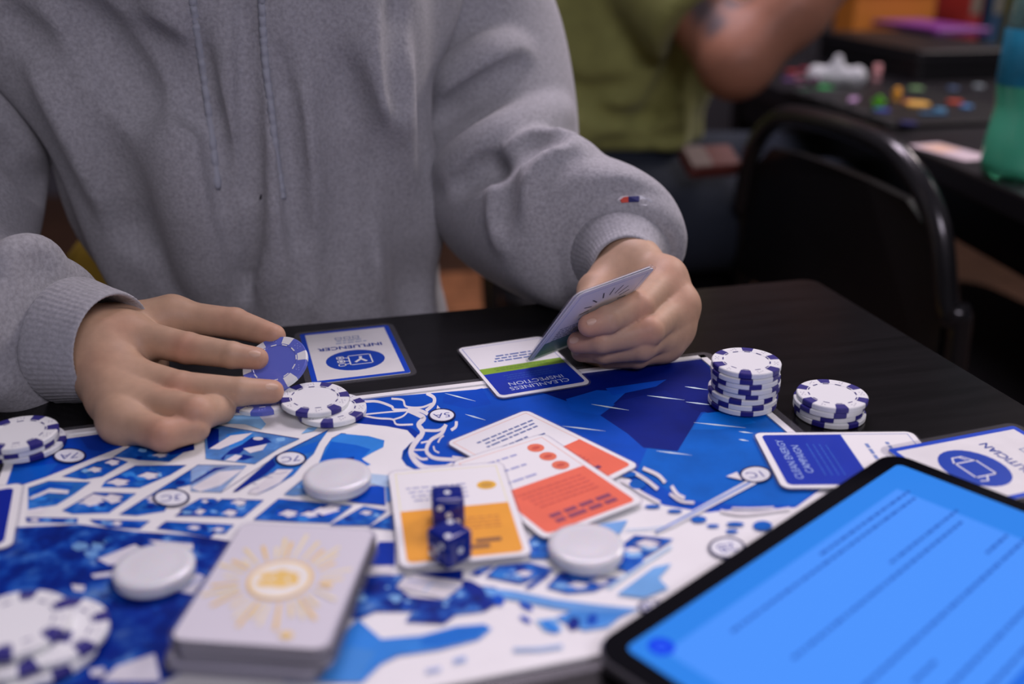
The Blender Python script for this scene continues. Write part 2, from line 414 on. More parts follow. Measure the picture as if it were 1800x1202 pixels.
def scatter(P, n, cols, rmin, rmax, flat=.5):
    xs = [p[0] for p in P]; ys = [p[1] for p in P]; l = art.layer; k = 0
    for _ in range(n*8):
        x, y = RR.uniform(min(xs), max(xs)), RR.uniform(min(ys), max(ys))
        if inpoly(x, y, P):
            r = RR.uniform(rmin, rmax); q = blob(x, y, r, r*flat)
            if all(inpoly(a, b, P) for a, b in q): art.poly(q, RR.choice(cols), l + k % 10); k += 1
        if k >= n: break
    art.layer = l + min(k, 10)
def block(k, pts, col, nb=3, dark=2, s=6):
    """a painted city block: wash, shadows, little white houses"""
    P = zz(k, pts) if k else pts
    art.poly(P, MO(col, .55)); scatter(P, dark+2, [MO(MIDB, .4), MO(BRT, .5), BRT, PALE], s*.9, s*2.0, .42); scatter(P, dark, [DEEP, SEA], s*.7, s*1.5, .5)
    art.line(P[:3], .9, pc(20, 34, 110))
    xs = [p[0] for p in P]; ys = [p[1] for p in P]; n = 0; l = art.layer
    for t_ in range(nb*60):
        x, y = RR.uniform(min(xs), max(xs)), RR.uniform(min(ys), max(ys)); a = (2.6 - 1.9*t_/(nb*60))*s; b = a*RR.uniform(.32, .5)
        h = [(x-a, y), (x-.1*a, y-b), (x+a, y-.55*b), (x+.55*a, y-.05*b), (x+.9*a, y+.25*b), (x, y+.75*b), (x-.4*a, y+.2*b)]
        if all(inpoly(q[0], q[1], P) for q in h):
            art.poly([(u+1.5, v-2.0) for u, v in h], DEEP, l+2*n); art.poly(h, WHITE, l+2*n+1); n += 1
        if n >= nb: break
    art.layer = l + 2*n
# sea
sea = [(556, 738), (566, 724), (645, 702), (840, 686), (1238, 631), (1392, 768), (1475, 838), (1400, 893)] + zz('F', [(1480, 672), (1100, 690), (930, 690), (720, 715), (560, 690), (330, 650), (150, 560), (60, 440), (-60, 360)]) + [(1050, 850), (900, 850), (800, 826)] + zz('C', [(1180, 770), (960, 855), (870, 850), (780, 800), (730, 740), (740, 680), (800, 610), (850, 570), (835, 520), (780, 490), (650, 460), (300, 425)])
art.poly(sea, SEA)
art.poly([(1238, 633), (1392, 768), (1470, 836), (1400, 890), (1300, 890), (1200, 880), (1120, 830), (1150, 760), (1240, 740)], pc(0, 84, 182))
art.poly(zz('S', [(100, 330), (400, 245), (1045, 165), (1100, 215), (1340, 440), (1200, 500), (1000, 440), (860, 480), (600, 420), (300, 400)]), pc(0, 18, 104))
art.poly(zz('S', [(700, 330), (860, 285), (1090, 330), (1200, 440), (1010, 470), (760, 420)]), pc(0, 20, 108))
art.poly(zz('S', [(490, 480), (600, 400), (850, 340), (1000, 440), (1050, 465), (920, 680), (730, 660), (640, 580)]), pc(0, 24, 116))
art.poly(zz('S', [(300, 390), (470, 340), (640, 345), (560, 420), (480, 480), (330, 450)]), pc(0, 70, 182))
art.poly(zz('S', [(520, 330), (860, 280), (800, 320), (560, 370)]), pc(0, 62, 178))
art.poly(zz('S', [(1060, 470), (1230, 450), (1360, 520), (1150, 560), (1000, 560)]), pc(0, 96, 198))
art.poly(zz('C', [(1100, 190), (1440, 120), (1520, 260), (1300, 300), (1090, 250)]), pc(0, 60, 172))
art.poly(zz('C', [(0, 385), (20, 300), (330, 330), (640, 400), (820, 470), (890, 520), (850, 565), (780, 490), (600, 455)]), pc(0, 44, 150))
art.poly(zz('C', [(850, 570), (800, 615), (770, 690), (800, 780), (900, 845), (870, 850), (770, 800), (728, 740), (742, 670)]), pc(0, 62, 160))
def glint(k, a, b, w=2.4):
    (x0, y0), (x1, y1) = zz(k, [a, b]); m = ((x0*.6+x1*.4), (y0*.6+y1*.4)); art.line([(x0, y0), m, (x1, y1)], [.3, w, .2], pc(190, 200, 225))
for g in ((('S'), (440, 418), (650, 452)), ('S', (750, 370), (960, 395)), ('S', (965, 405), (1130, 425)), ('S', (1010, 520), (1300, 550)), ('S', (800, 678), (1000, 702)), ('S', (280, 540), (520, 568)), ('C', (1110, 165), (1380, 235)), ('C', (1290, 350), (1470, 402)), ('S', (960, 320), (1090, 338)), ('F', (990, 70), (1080, 85)), ('S', (1260, 570), (1340, 580))): glint(*g)
# delta
def wl(k, pts, w): art.line(spline(zz(k, pts), 5), w/ZM[k][2], WHITE)
for pts, w in (([(405, 238), (520, 238), (640, 280), (665, 308), (780, 312)], 22), ([(640, 212), (740, 225), (770, 282), (900, 290), (1000, 255)], 18), ([(950, 165), (1015, 205), (1008, 262), (945, 320)], 30), ([(370, 355), (600, 332), (780, 318)], 13),
               ([(380, 360), (520, 385), (650, 395), (690, 440), (830, 440)], 16), ([(650, 400), (740, 368), (790, 320)], 15), ([(780, 310), (870, 350), (925, 385), (880, 440), (915, 500), (890, 560)], 42), ([(895, 540), (830, 630), (815, 700), (870, 780), (960, 822), (1180, 815)], 46),
               ([(1120, 440), (1080, 520), (990, 575), (950, 650), (965, 700), (1040, 740), (1260, 752)], 32), ([(890, 490), (1050, 492), (1120, 445)], 24), ([(900, 602), (1000, 580)], 16), ([(840, 665), (950, 662)], 14), ([(830, 690), (900, 742), (960, 742)], 22),
               ([(800, 300), (900, 320), (960, 350)], 30), ([(1165, 490), (1205, 460), (1212, 412)], 26), ([(1050, 600), (1070, 562), (1100, 537)], 15), ([(1010, 630), (1022, 668), (1060, 690)], 14), ([(1175, 722), (1290, 737)], 14), ([(940, 280), (1000, 262)], 14)):
    wl('C', pts, w)
art.poly(zz('C', [(1035, 310), (1045, 270), (1080, 310)]), WHITE)
# lake and land left of the river
art.poly(zz('C', [(200, 520), (440, 542), (580, 580), (570, 640), (470, 690), (375, 745), (460, 792), (400, 812), (0, 785), (60, 640), (110, 570)]), BRT)
art.poly(zz('C', [(110, 590), (330, 620), (460, 660), (380, 740), (440, 790), (60, 780), (20, 760)]), pc(8, 84, 192)); art.poly(zz('C', [(235, 735), (315, 725), (310, 760), (250, 770)]), DEEP)
art.line(zz('C', [(20, 760), (60, 650), (120, 560), (200, 518), (240, 520)]), .8, pc(30, 40, 110))
# city, left
art.poly(zz('A', [(-60, 720), (0, 705), (200, 672), (400, 605), (800, 445), (1195, 290), (1030, 205), (540, 272), (300, 310), (0, 330), (-60, 400)]), pc(0, 56, 168))
art.poly(zz('A', [(-60, 715), (0, 700), (200, 665), (420, 590), (520, 480), (200, 520), (0, 520)]), pc(0, 74, 178)); art.poly(zz('A', [(700, 250), (1020, 208), (1150, 285), (900, 380), (780, 360)]), pc(0, 44, 150))
block('A', [(550, 600), (850, 470), (1010, 432), (1130, 470), (900, 600), (750, 625)], MIDB, 2, 2, 6)
block('A', [(1000, 425), (1205, 300), (1480, 350), (1700, 330), (1490, 470), (1220, 455), (1160, 440)], MIDB, 1, 1, 6)
art.poly(zz('A', [(1490, 350), (1700, 258), (1710, 365), (1490, 415)]), DEEP)
block('A', [(930, 640), (1190, 505), (1640, 500), (1500, 585), (1230, 700), (890, 692)], MIDB, 2, 3, 9)
block('A', [(250, 700), (430, 640), (800, 650), (640, 765), (500, 850), (250, 890)], BRT, 0, 2, 8)
art.poly(zz('A', [(250, 790), (440, 705), (610, 722), (600, 752), (430, 742), (280, 800)]), WHITE); art.poly(zz('A', [(250, 900), (360, 870), (440, 880), (380, 915), (250, 925)]), WHITE)
art.poly(zz('A', [(260, 770), (440, 690), (640, 706), (640, 690), (440, 655), (270, 740)]), SEA)
block('A', [(550, 900), (830, 740), (1200, 750), (960, 920), (640, 930)], MIDB, 3, 3, 8)
block('A', [(1050, 935), (1740, 500), (1800, 500), (1810, 640), (1560, 700), (1450, 905), (1200, 945)], MIDB, 2, 2, 8)
for s_ in ([(230, 960), (690, 970), (680, 1012), (240, 1002)], [(790, 980), (1320, 992), (1230, 1062), (960, 1050), (830, 1010)], [(1380, 1062), (1440, 1010), (1990, 1022), (1850, 1140), (1600, 1090)]): block('A', s_, SEA, 1, 2, 4)
block('A', [(1540, 950), (1760, 800), (1920, 810), (1800, 950)], SEA, 1, 1, 5)
# city, middle
art.poly(zz('B', [(120, 205), (260, 165), (570, 158), (640, 240), (600, 285), (450, 240), (300, 235)]), PALE)  # pale wash paints in the shade lying on white paper
block('B', [(95, 250), (240, 255), (930, 372), (760, 450), (540, 592), (110, 545)], pc(96, 140, 205), 0, 0, 5)
for p_, c_ in (([(110, 270), (225, 285), (225, 410), (130, 462)], DEEP), ([(240, 545), (330, 465), (430, 420), (500, 355), (640, 360), (690, 400), (560, 432), (450, 465), (410, 500), (290, 512), (262, 562)], DEEP), ([(290, 330), (420, 300), (540, 340), (430, 420), (320, 450)], BRT), ([(380, 555), (440, 505), (540, 530), (440, 560)], DEEP)): art.poly(zz('B', p_), c_)
for p_ in ([(140, 458), (330, 340), (520, 318), (430, 380), (230, 462)], [(440, 455), (650, 415), (610, 468), (500, 495)], [(280, 560), (370, 510), (430, 520), (370, 570)]): art.poly(zz('B', p_), WHITE)
art.disc(*zz('B', [(570, 368)])[0], 9, WHITE, 3); art.poly(zz('B', [(950, 325), (1010, 270), (1095, 270), (1060, 300)]), PALE)
art.line(zz('B', [(100, 252), (250, 258), (935, 368)]), .7, pc(30, 40, 110))
block('B', [(350, 835), (720, 520), (1190, 290), (1110, 400), (1060, 500), (990, 565), (880, 690), (700, 800), (560, 862), (640, 770), (760, 640)], BRT, 0, 1, 4)
art.poly(zz('B', [(350, 838), (700, 545), (730, 600), (640, 680), (390, 832)]), DEEP); art.poly(zz('B', [(480, 850), (740, 640), (880, 640), (760, 760), (560, 860)]), WHITE); art.poly(zz('B', [(870, 470), (1100, 390), (1060, 480), (960, 510)]), pc(8, 84, 192))
for a_ in ([(660, 670), (760, 680), (830, 660)], [(610, 700), (700, 712)], [(480, 850), (520, 810), (580, 800)], [(520, 760), (560, 772)]): art.line(zz('B', a_), .9, pc(110, 105, 150))
art.line(zz('B', [(240, 845), (720, 530), (1195, 288)]), .8, pc(30, 40, 110))
block('B', [(-20, 640), (40, 600), (470, 606), (240, 842), (-20, 830)], WASH, 0, 0, 4)
art.poly(zz('B', [(-20, 755), (190, 625), (330, 615), (200, 650), (-20, 775)]), DEEP); art.poly(zz('B', [(-20, 800), (230, 660), (440, 640), (240, 780), (60, 835)]), WHITE)
block('B', [(50, 1052), (250, 900), (620, 912), (440, 1062)], MIDB, 2, 3, 6); block('B', [(530, 1082), (750, 900), (1400, 962), (1200, 1112), (900, 1102)], MIDB, 4, 4, 7)
block('B', [(1200, 1132), (1500, 965), (1700, 1005), (1550, 1135)], MIDB, 1, 3, 5); block('B', [(1540, 1152), (1810, 1000), (1810, 1180)], MIDB, 0, 2, 4); block('B', [(-250, 1100), (360, 1130), (280, 1205), (-150, 1180)], MIDB, 2, 3, 5)
block('B', [(-120, 1000), (60, 900), (200, 900), (-20, 1010)], MIDB, 1, 1, 4)
block('B', [(800, 862), (1000, 700), (1060, 862), (880, 872)], PALE, 0, 1, 4); art.poly(zz('B', [(1240, 905), (1500, 850), (1560, 785), (1680, 790), (1690, 955), (1450, 935)]), pc(0, 60, 170)); art.poly(zz('B', [(1560, 680), (1770, 700), (1770, 900), (1690, 800), (1560, 765)]), WASH)
art.poly(zz('B', [(1690, 800), (1790, 780), (1790, 900), (1700, 930)]), BRT)
# forest, bottom left
forest = [(-60, 930), (35, 930), (140, 925), (240, 938), (335, 944), (440, 960), (430, 1100), (350, 1170), (290, 1202), (180, 1300), (-150, 1300)]
art.poly(forest, pc(0, 34, 130)[:3] + (.35,)); scatter(forest, 26, [MO(SEA, .2), MO(DEEP, .5), MO(DEEP, .7), MO(pc(0, 26, 112), .8)], 14, 40, .5); scatter(forest, 50, [MO(BRT, .3), DEEP, DEEP, MO(SEA, .5)], 3, 9, .6)
lf = [(60, 935), (330, 945), (350, 990), (240, 1010), (100, 990)]; scatter(lf, 22, [MO(BRT, .3), MO(PALE, .6), MO(MIDB, 0), DEEP], 4, 14, .6)
art.poly(zz('D', [(560, 540), (900, 620), (1250, 560), (1200, 900), (900, 1060), (640, 900)]), MO(pc(0, 28, 120), .75))
for p_ in ([(790, 215), (1090, 95), (1150, 130), (1000, 250), (880, 260)], [(740, 340), (950, 310), (940, 350), (760, 365)], [(1420, 470), (1600, 330), (1660, 360), (1560, 500)], [(1200, 60), (1560, 90), (1560, 140), (1290, 110)], [(820, 1202), (950, 1080), (1250, 980), (1300, 1202)], [(580, 420), (690, 430), (680, 480), (600, 470)], [(730, 1110), (840, 1090), (850, 1150), (740, 1160)]): art.poly(zz('D', p_), pc(196, 186, 206))
art.line(zz('D', [(1450, 480), (1530, 420), (1640, 360)]), 2, pc(90, 110, 190))
# bottom middle
fr = zz('G', [(30, 640), (110, 420), (200, 280), (560, 270), (480, 370), (600, 460), (900, 490), (1080, 350), (1350, 380), (1430, 480), (1250, 590), (1000, 620), (900, 700), (560, 680), (620, 590), (300, 590), (150, 660)])
art.poly(fr, MO(pc(0, 36, 140), .2)); scatter(fr, 30, [MO(BRT, .3), PALE, DEEP, MO(MIDB, .1), DEEP], 3, 11, .6)
art.poly(zz('G', [(220, 200), (450, 190), (440, 265), (230, 255)]), WHITE); art.poly(zz('G', [(480, 380), (640, 270), (1080, 345), (900, 478)]), WHITE); art.line(zz('G', [(720, 415), (800, 340)]), 2, PALE); art.line(zz('G', [(580, 320), (1040, 385)]), 2.4, pc(150, 155, 200))
art.poly(zz('G', [(330, -20), (470, -20), (470, 190), (250, 185)]), pc(0, 42, 150)); art.poly(zz('G', [(620, 255), (1060, 225), (1060, 320), (860, 300)]), DEEP)
art.poly(zz('G', [(150, 660), (220, 720), (350, 832), (700, 802), (1000, 722), (1250, 702), (1312, 742), (1200, 835), (850, 925), (500, 975), (350, 1050), (180, 1215), (-500, 1215), (-400, 1050), (0, 800)]), BRT)
art.poly(zz('G', [(700, 830), (1000, 740), (1280, 715), (1180, 825), (850, 905), (690, 890)]), pc(20, 98, 196)); art.poly(zz('G', [(-500, 1215), (-300, 1000), (100, 900), (300, 940), (160, 1215)]), pc(60, 120, 200))
river = zz('H', [(0, 600), (200, 640), (400, 662), (700, 725), (1000, 765), (1400, 805), (1250, 870), (1150, 955), (950, 985), (820, 900), (900, 830), (700, 800), (420, 740), (180, 700)])
art.poly(river, pc(96, 142, 212)); art.poly(zz('H', [(720, 880), (860, 820), (1330, 830), (1100, 950), (880, 960)]), pc(60, 122, 206)); art.poly(zz('H', [(560, 900), (720, 880), (780, 980), (640, 990)]), PALE)
for x, y, a, b, c_ in ((150, 770, 45, 50, DEEP), (260, 735, 50, 42, SEA), (485, 782, 62, 24, SEA), (480, 890, 52, 18, SEA), (680, 950, 80, 40, BRT), (870, 925, 48, 55, DEEP), (1020, 895, 42, 52, SEA), (60, 640, 110, 45, DEEP)):
    q = zz('H', [(x, y)])[0]; art.disc(*q, a/4.622, c_, b/4.622, rot=.5)
art.line(zz('H', [(380, 1140), (600, 1135), (780, 1110)]), 7, pc(150, 165, 212)); art.line(zz('G', [(980, 1030), (1090, 1000)]), 8, pc(140, 155, 210)); art.line(zz('G', [(740, 1115), (870, 1090)]), 7, pc(160, 165, 212))
block('H', [(30, 520), (120, 470), (230, 455), (100, 535)], SEA, 0, 1, 4); block('H', [(155, 545), (260, 455), (520, 432), (720, 490), (440, 602)], MIDB, 1, 5, 7); block('H', [(470, 632), (640, 520), (680, 525), (520, 640)], SEA, 0, 0, 3)
block('H', [(650, 632), (760, 512), (1260, 562), (1040, 662), (820, 680)], MIDB, 2, 3, 8); block('H', [(1190, 470), (1260, 290), (1370, 208), (1680, 240), (1520, 345), (1430, 400), (1440, 445), (1340, 515)], MIDB, 3, 3, 8)
block('H', [(500, 260), (560, 200), (700, 250), (660, 400), (520, 400)], BRT, 0, 3, 5); art.poly(zz('H', [(1220, 690), (1520, 470), (1664, 440), (1560, 560), (1640, 640), (1440, 720)]), pc(105, 150, 214)); art.line(zz('H', [(1150, 640), (1470, 420), (1664, 300)]), 5, pc(170, 185, 220))
art.poly(zz('H', [(1040, 125), (1310, 85), (1250, 190), (1180, 200)]), pc(110, 150, 214))
# right shore, pier
for pts, w in (([(-60, 330), (60, 370), (180, 440), (280, 520)], 34), ([(-40, 440), (60, 500), (150, 560), (300, 640)], 30), ([(150, 335), (280, 395), (345, 462)], 32), ([(400, 492), (450, 565), (515, 600)], 32), ([(385, 560), (480, 625), (600, 640)], 24), ([(830, 712), (1000, 742), (1200, 725), (1440, 690)], 26), ([(930, 688), (1100, 690), (1300, 682)], 16)): wl('F', pts, w)
for x, y, a, b in ((100, 478, 72, 42), (20, 390, 70, 26), (640, 786, 70, 28), (960, 828, 78, 20), (765, 842, 55, 14), (930, 890, 55, 17), (1200, 842, 85, 42), (235, 672, 70, 15), (430, 712, 66, 15)):
    q = zz('F', [(x, y)])[0]; art.disc(*q, a/5, pc(6, 84, 180), b/5)
art.poly(zz('F', [(1050, 450), (1150, 470), (420, 850), (270, 910), (240, 900)]), pc(200, 192, 212)); art.line(zz('F', [(1090, 462), (680, 680), (260, 900)]), 3.2, pc(80, 115, 195)); art.poly(zz('F', [(880, 408), (975, 368), (1020, 440)]), WHITE)
art.line(zz('F', [(0, 880), (200, 870), (330, 850)]), 2, WASH)
# numbered zone markers
def marker(k, x, y, rx, ry, t, rot=math.pi):
    cx, cy = zz(k, [(x, y)])[0]; s = ZM[k][2]
    art.disc(cx, cy, rx/s, pc(24, 26, 78), ry/s); art.disc(cx, cy, rx/s*.86, pc(208, 200, 220), ry/s*.84)
    l = art.layer; th = BA + rot - .04; p0 = tab(cx, cy)
    for p in text_polys(t, .0088):
        pts = []
        for a, b in p:
            w = p0 + np.array([a*math.cos(th) - b*math.sin(th), a*math.sin(th) + b*math.cos(th), 0])
            v = w - EYE; d = v @ FW; pts.append((900 + FPX*(v @ RT)/d, 601 - FPX*(v @ UP)/d))
        art.items.append((pts, pc(60, 66, 140), l))
    art.layer += 1
marker('C', 1085, 368, 122, 60, '5A'); marker('B', 858, 552, 140, 66, '7C'); marker('A', 615, 425, 150, 66, '7A'); marker('A', 1508, 795, 165, 80, '3C'); marker('F', 1140, 390, 145, 76, '1C'); marker('F', 885, 1035, 165, 95, '2B')
marker('H', 1500, 790, 110, 60, '1B')
# white border strip keeps the print inside the sheet
art.build('map_print', M_print, board, z=.00072, step=.0009/art.layer, fn=bfn, clip=(BW/2-.002, BH/2-.002))
bm = bmesh.new()
for x0, y0, x1, y1 in ((-BW/2, BH/2-.0045, BW/2, BH/2), (-BW/2, -BH/2, BW/2, -BH/2+.002), (-BW/2, -BH/2, -BW/2+.0045, BH/2), (BW/2-.0045, -BH/2, BW/2, BH/2)):
    box(bm, ((x0+x1)/2, (y0+y1)/2, .00118), (x1-x0, y1-y0, .001))
bmobj('border', bm, M_paper, board)
# ------------------------------------------------------------------ cards
BLUE = pc(0, 38, 158); NAVY = pc(30, 34, 110); ORNG = pc(222, 96, 78); YELL = pc(222, 142, 48); GREEN = pc(120, 148, 44)
M_card = mat('card_stock', pc(214, 204, 219), .45)
M_card_print = mat('card_print', rough=.4, attr='Col', noise=(60, .95, 1.04), spec=.25)
CTH = .0007
def card_at(cx, cy, ang, w, h, label, art, z=0.0, r=.0045, film=.0014, group=None, tilt=(0, 0), M=None, name='game_card', stock=None):
    root = empty(name)
    if M is not None: root.matrix_world = M
    else: root.location = (cx, cy, TZ + z); root.rotation_euler = (tilt[0], tilt[1], math.radians(ang))
    tag(root, label, 'card', group)
    bm = bmesh.new(); slab(bm, rrect(w, h, r), .00012, CTH); bmobj('sheet', bm, stock or M_card, root)
    if film:
        bm = bmesh.new(); slab(bm, rrect(w+2*film, h+2*film, r+film), .00002, CTH-.0001); bmobj('laminate', bm, film_mat('card_laminate', (.95, .95, .97, 1), .07, .2, .03), root)
    if art: art.build('print', M_card_print, root, z=CTH+.00004, step=.00001, scale=.001)
    return root
LAY = .0019                                                   # height of things lying on the board
a = Art()
a.rect(-31.5, -43.5, 31.5, 43.5, pc(0, 56, 178), 2); a.rect(-28, -40, 28, 40, pc(205, 195, 210))
a.disc(0, 13, 19.5, pc(0, 52, 160), 17)
ln = pc(205, 198, 215)
def wire(a, x0, y0, x1, y1, w): a.frame(x0, y0, x1, y1, w, ln)
wire(a, -11, 5, 4.5, 21, .9); wire(a, 7, 5, 12, 10, .8); wire(a, 7, 11, 12, 16, .8); wire(a, 7, 17, 12, 21.5, .8)
for p_ in ([(4.5, 9), (7, 8)], [(4.5, 14), (7, 13.5)], [(4.5, 18), (7, 19)]): a.line(p_, .8, ln)
a.line([(-7, 17), (-3.5, 12), (-4, 8)], 2, ln); a.line([(0.5, 17), (-3, 13)], 2, ln); a.disc(9.5, 13.5, 1.3, ln); a.disc(9.5, 7.5, 1.2, ln)
a.text('INFLUENCER', 0, -10.5, 7.6, pc(20, 50, 140), bold=.35)
a.text('.', 0, -16, 3, pc(90, 105, 160))
for i, (x0, x1) in enumerate(((-12, 10), (-9, 8))): a.small_print(x0, x1, -18 - 4*i, 1.4, pc(140, 148, 190), i)
for i in range(3): a.frame(-8 + 6*i, -29, -3.4 + 6*i, -24.5, .6, pc(120, 130, 180))
card_at(-.1077, .6193, 196.4, .063, .087, 'blue framed card with a blue oval emblem lying upside down beside the held chip', a, z=.0001, film=.004, r=.002)
a = Art()
a.frame(-28.6, -38.2, 28.6, 3, .4, pc(60, 90, 170)); a.rect(-28.5, 6, 28.5, 38, BLUE, 3); a.rect(-28.5, 6, 28.5, 12, BLUE); a.rect(-28.5, -2.5, 28.5, 6.2, GREEN)
a.text('CLEANLINESS', 0, 31, 6.6, pc(190, 190, 220)); a.text('INSPECTION', 0, 24.5, 6.6, pc(190, 190, 220))
for i in range(3): a.small_print(-16 + i, 17, 18 - 3*i, .8, pc(40, 80, 170), i)
for i in range(2): a.small_print(-18 + i, 19, 2.8 - 2.6*i, .9, pc(90, 120, 50), i+4)
for i in range(3): a.small_print(-14, 15 - 2*i, -11 - 4*i, 1.5, pc(50, 85, 165), i+7)
a.disc(-19, -14, 6, pc(20, 60, 160), 3.6)
card_at(.0063, .5943, 200.9, .0615, .082, 'white, green and blue card reading CLEANLINESS INSPECTION on the far board edge', a, z=LAY, tilt=(math.radians(-.4), 0))
a = Art()
a.rect(-27.5, -3, 27.5, 41.5, BLUE, 3); a.rect(-27.5, -3, 27.5, 4, BLUE); a.frame(-27.8, -41.5, 27.8, -3, .4, pc(90, 110, 180))
a.text('CLEAN ENERGY', 0, 33, 6.0, pc(150, 165, 215)); a.text('CAMPAIGN', 0, 26, 6.0, pc(150, 165, 215))
for i in range(4): a.small_print(-18, 18 - i, 19 - 3.4*i, .8, pc(40, 80, 180), i)
for i in range(2): a.small_print(-20, 18, -14 - 12*i, 2, pc(110, 125, 185), i+3)
card_at(.1820, .4703, 91, .0605, .0900, 'white and deep blue card reading CLEAN ENERGY at the right board corner', a, z=LAY, tilt=(0, math.radians(.3)))
q0, q1 = tab(1602, 798), tab(1800, 762); pa = math.atan2(q1[1]-q0[1], q1[0]-q0[0])
a = Art(); a.rect(-31.5, -43.5, 31.5, 43.5, pc(0, 56, 178), 2); a.rect(-28, -40, 28, 40, pc(205, 195, 210)); a.disc(0, 13, 19.5, pc(0, 52, 160), 17)
wire(a, -9, 6, 7, 20, 1.0); a.line([(7, 8), (12, 11), (12, 17), (7, 20)], 1.0, ln); a.line([(8, 11), (12, 13)], .8, ln); a.line([(-9, 13), (-13, 16), (-12, 20)], 1, ln)
a.text('POLITICIAN', 0, -11, 7.6, pc(20, 50, 140), bold=.35)
for i in range(3): a.frame(-8 + 6*i, -29, -3.4 + 6*i, -24.5, .6, pc(120, 130, 180))
card_at(.2554, .4625, 109, .063, .087, 'blue framed card with a round emblem half hidden under the tablet', a, z=.0029, film=.004, r=.002)
a = Art()
a.frame(-27.5, -41.5, 27.5, 4, .4, pc(225, 160, 150)); a.rect(-27.5, 4, 27.5, 41, ORNG, 3); a.rect(-27.5, 2.5, 27.5, 9, ORNG)
for i, (u, v) in enumerate(((-24, 18), (-22, 15), (-21, 17), (-8, 20), (-18, 22), (-16, 22), (-14, 23), (-10, 22))): a.small_print(u, v, -32 + 3.6*i + (2.2 if i > 2 else 0), 1.5, pc(100, 108, 158), i)
for i in range(3): a.small_print(-15, 14, 16 + 3*i, 1, pc(190, 78, 74), i)
for x_, y_, w_ in ((-14, 31, 9), (-2, 32, 7), (6, 30, 12), (-4, 36, 16)): a.rect(x_, y_-1.4, x_+w_, y_+1.4, pc(110, 48, 92), layer=a.layer)
a.layer += 1
card_at(.0155, .4755, 222, .0605, .0885, 'white and coral card with dense print, furthest of the fanned cards', a, z=LAY)
a = Art()
a.frame(-27, -40.5, 27, 2, .4, pc(225, 160, 150)); a.rect(-27, -1, 27, 40.5, ORNG, 3); a.rect(-27, -2, 27, 6, ORNG)
for i in range(3): a.disc(-17, -32 + 11.5*i, 4.7, pc(212, 104, 84)); a.disc(-17, -32 + 11.5*i, 2.6, pc(190, 76, 66), 1.6); a.small_print(-4 + 1.5*i, 20, -31.5 + 11.5*i, 1.7, pc(150, 148, 196), i)
for i in range(5): a.small_print(-20, 20 - i, 5 + 3.6*i, 1.2, pc(196, 82, 76), i+2)
for y_ in (29, 34): a.small_print(-20, 17, y_, 3, pc(130, 60, 92), y_)
card_at(.0165, .4445, 213.5, .0605, .0865, 'white and coral card with three coral dots, middle of the fanned cards', a, z=LAY+.0009, tilt=(math.radians(.3), 0))
a = Art()
a.frame(-26.5, -40, 26.5, 1, .4, pc(232, 205, 160)); a.rect(-26.5, -3, 26.5, 40, YELL, 3); a.rect(-26.5, -3, 26.5, 4, YELL)
a.disc(-18.5, -21, 5, pc(214, 160, 60), 4.2); a.disc(-18.5, -21, 3.2, pc(190, 136, 60), 2.4)
for i in range(4): a.small_print(-8, 22 - i, -24 + 4*i, 1.3, pc(150, 148, 190), i)
for i in range(4): a.small_print(-20, 16, 8 + 3*i, 1.1, pc(190, 116, 52), i)
for x_, y_, w_ in ((-18, 28, 12), (-4, 28, 7), (-12, 32.5, 9), (5, 28, 9)): a.rect(x_, y_-1.5, x_+w_, y_+1.5, pc(120, 78, 60), layer=a.layer)
a.layer += 1
card_at(-.0275, .4155, 190, .0595, .0855, 'white and amber yellow card with the two dice standing on it', a, z=LAY+.0019)
a = Art(); a.rect(-26.5, -39.5, 26.5, 39.5, pc(0, 26, 140), 3)
card_at(-.2815, .4015, 110.3, .0605, .0865, 'white bordered plain blue card cut off at the left edge of the board', a, z=LAY)
# the draw pile: each card of it
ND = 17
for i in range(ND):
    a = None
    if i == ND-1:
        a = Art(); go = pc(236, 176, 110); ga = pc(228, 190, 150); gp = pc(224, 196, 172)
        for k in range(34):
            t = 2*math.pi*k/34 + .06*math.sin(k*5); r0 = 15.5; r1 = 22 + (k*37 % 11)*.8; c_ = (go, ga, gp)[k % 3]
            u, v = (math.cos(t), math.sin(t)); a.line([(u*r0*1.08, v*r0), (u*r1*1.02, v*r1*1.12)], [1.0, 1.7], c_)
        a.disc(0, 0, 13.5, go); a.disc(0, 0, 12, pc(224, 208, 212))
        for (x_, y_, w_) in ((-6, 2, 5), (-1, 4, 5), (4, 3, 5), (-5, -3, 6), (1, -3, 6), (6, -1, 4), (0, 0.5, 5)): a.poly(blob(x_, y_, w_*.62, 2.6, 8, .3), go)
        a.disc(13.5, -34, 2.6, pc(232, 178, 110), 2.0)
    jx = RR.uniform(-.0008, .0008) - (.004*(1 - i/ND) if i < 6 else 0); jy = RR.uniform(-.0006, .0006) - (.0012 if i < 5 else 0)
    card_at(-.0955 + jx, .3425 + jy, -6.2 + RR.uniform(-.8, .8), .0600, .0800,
            'white card backed with an orange sun, on top of the draw pile' if i == ND-1 else 'lowest white card of the draw pile, flat on the board' if i == 0 else f"white card in the draw pile, {('second', 'third', 'fourth', 'fifth', 'sixth', 'seventh', 'eighth', 'ninth', 'tenth', 'eleventh', 'twelfth', 'thirteenth', 'fourteenth', 'fifteenth', 'sixteenth')[ND-2-i]} from the top", a, z=LAY + .0009*i, film=.0018, group='cards of the draw pile', stock=mat('deck_stock_dimmed', pc(192, 181, 202), .5))  # card stock greyed to stand in for weaker light on the near side
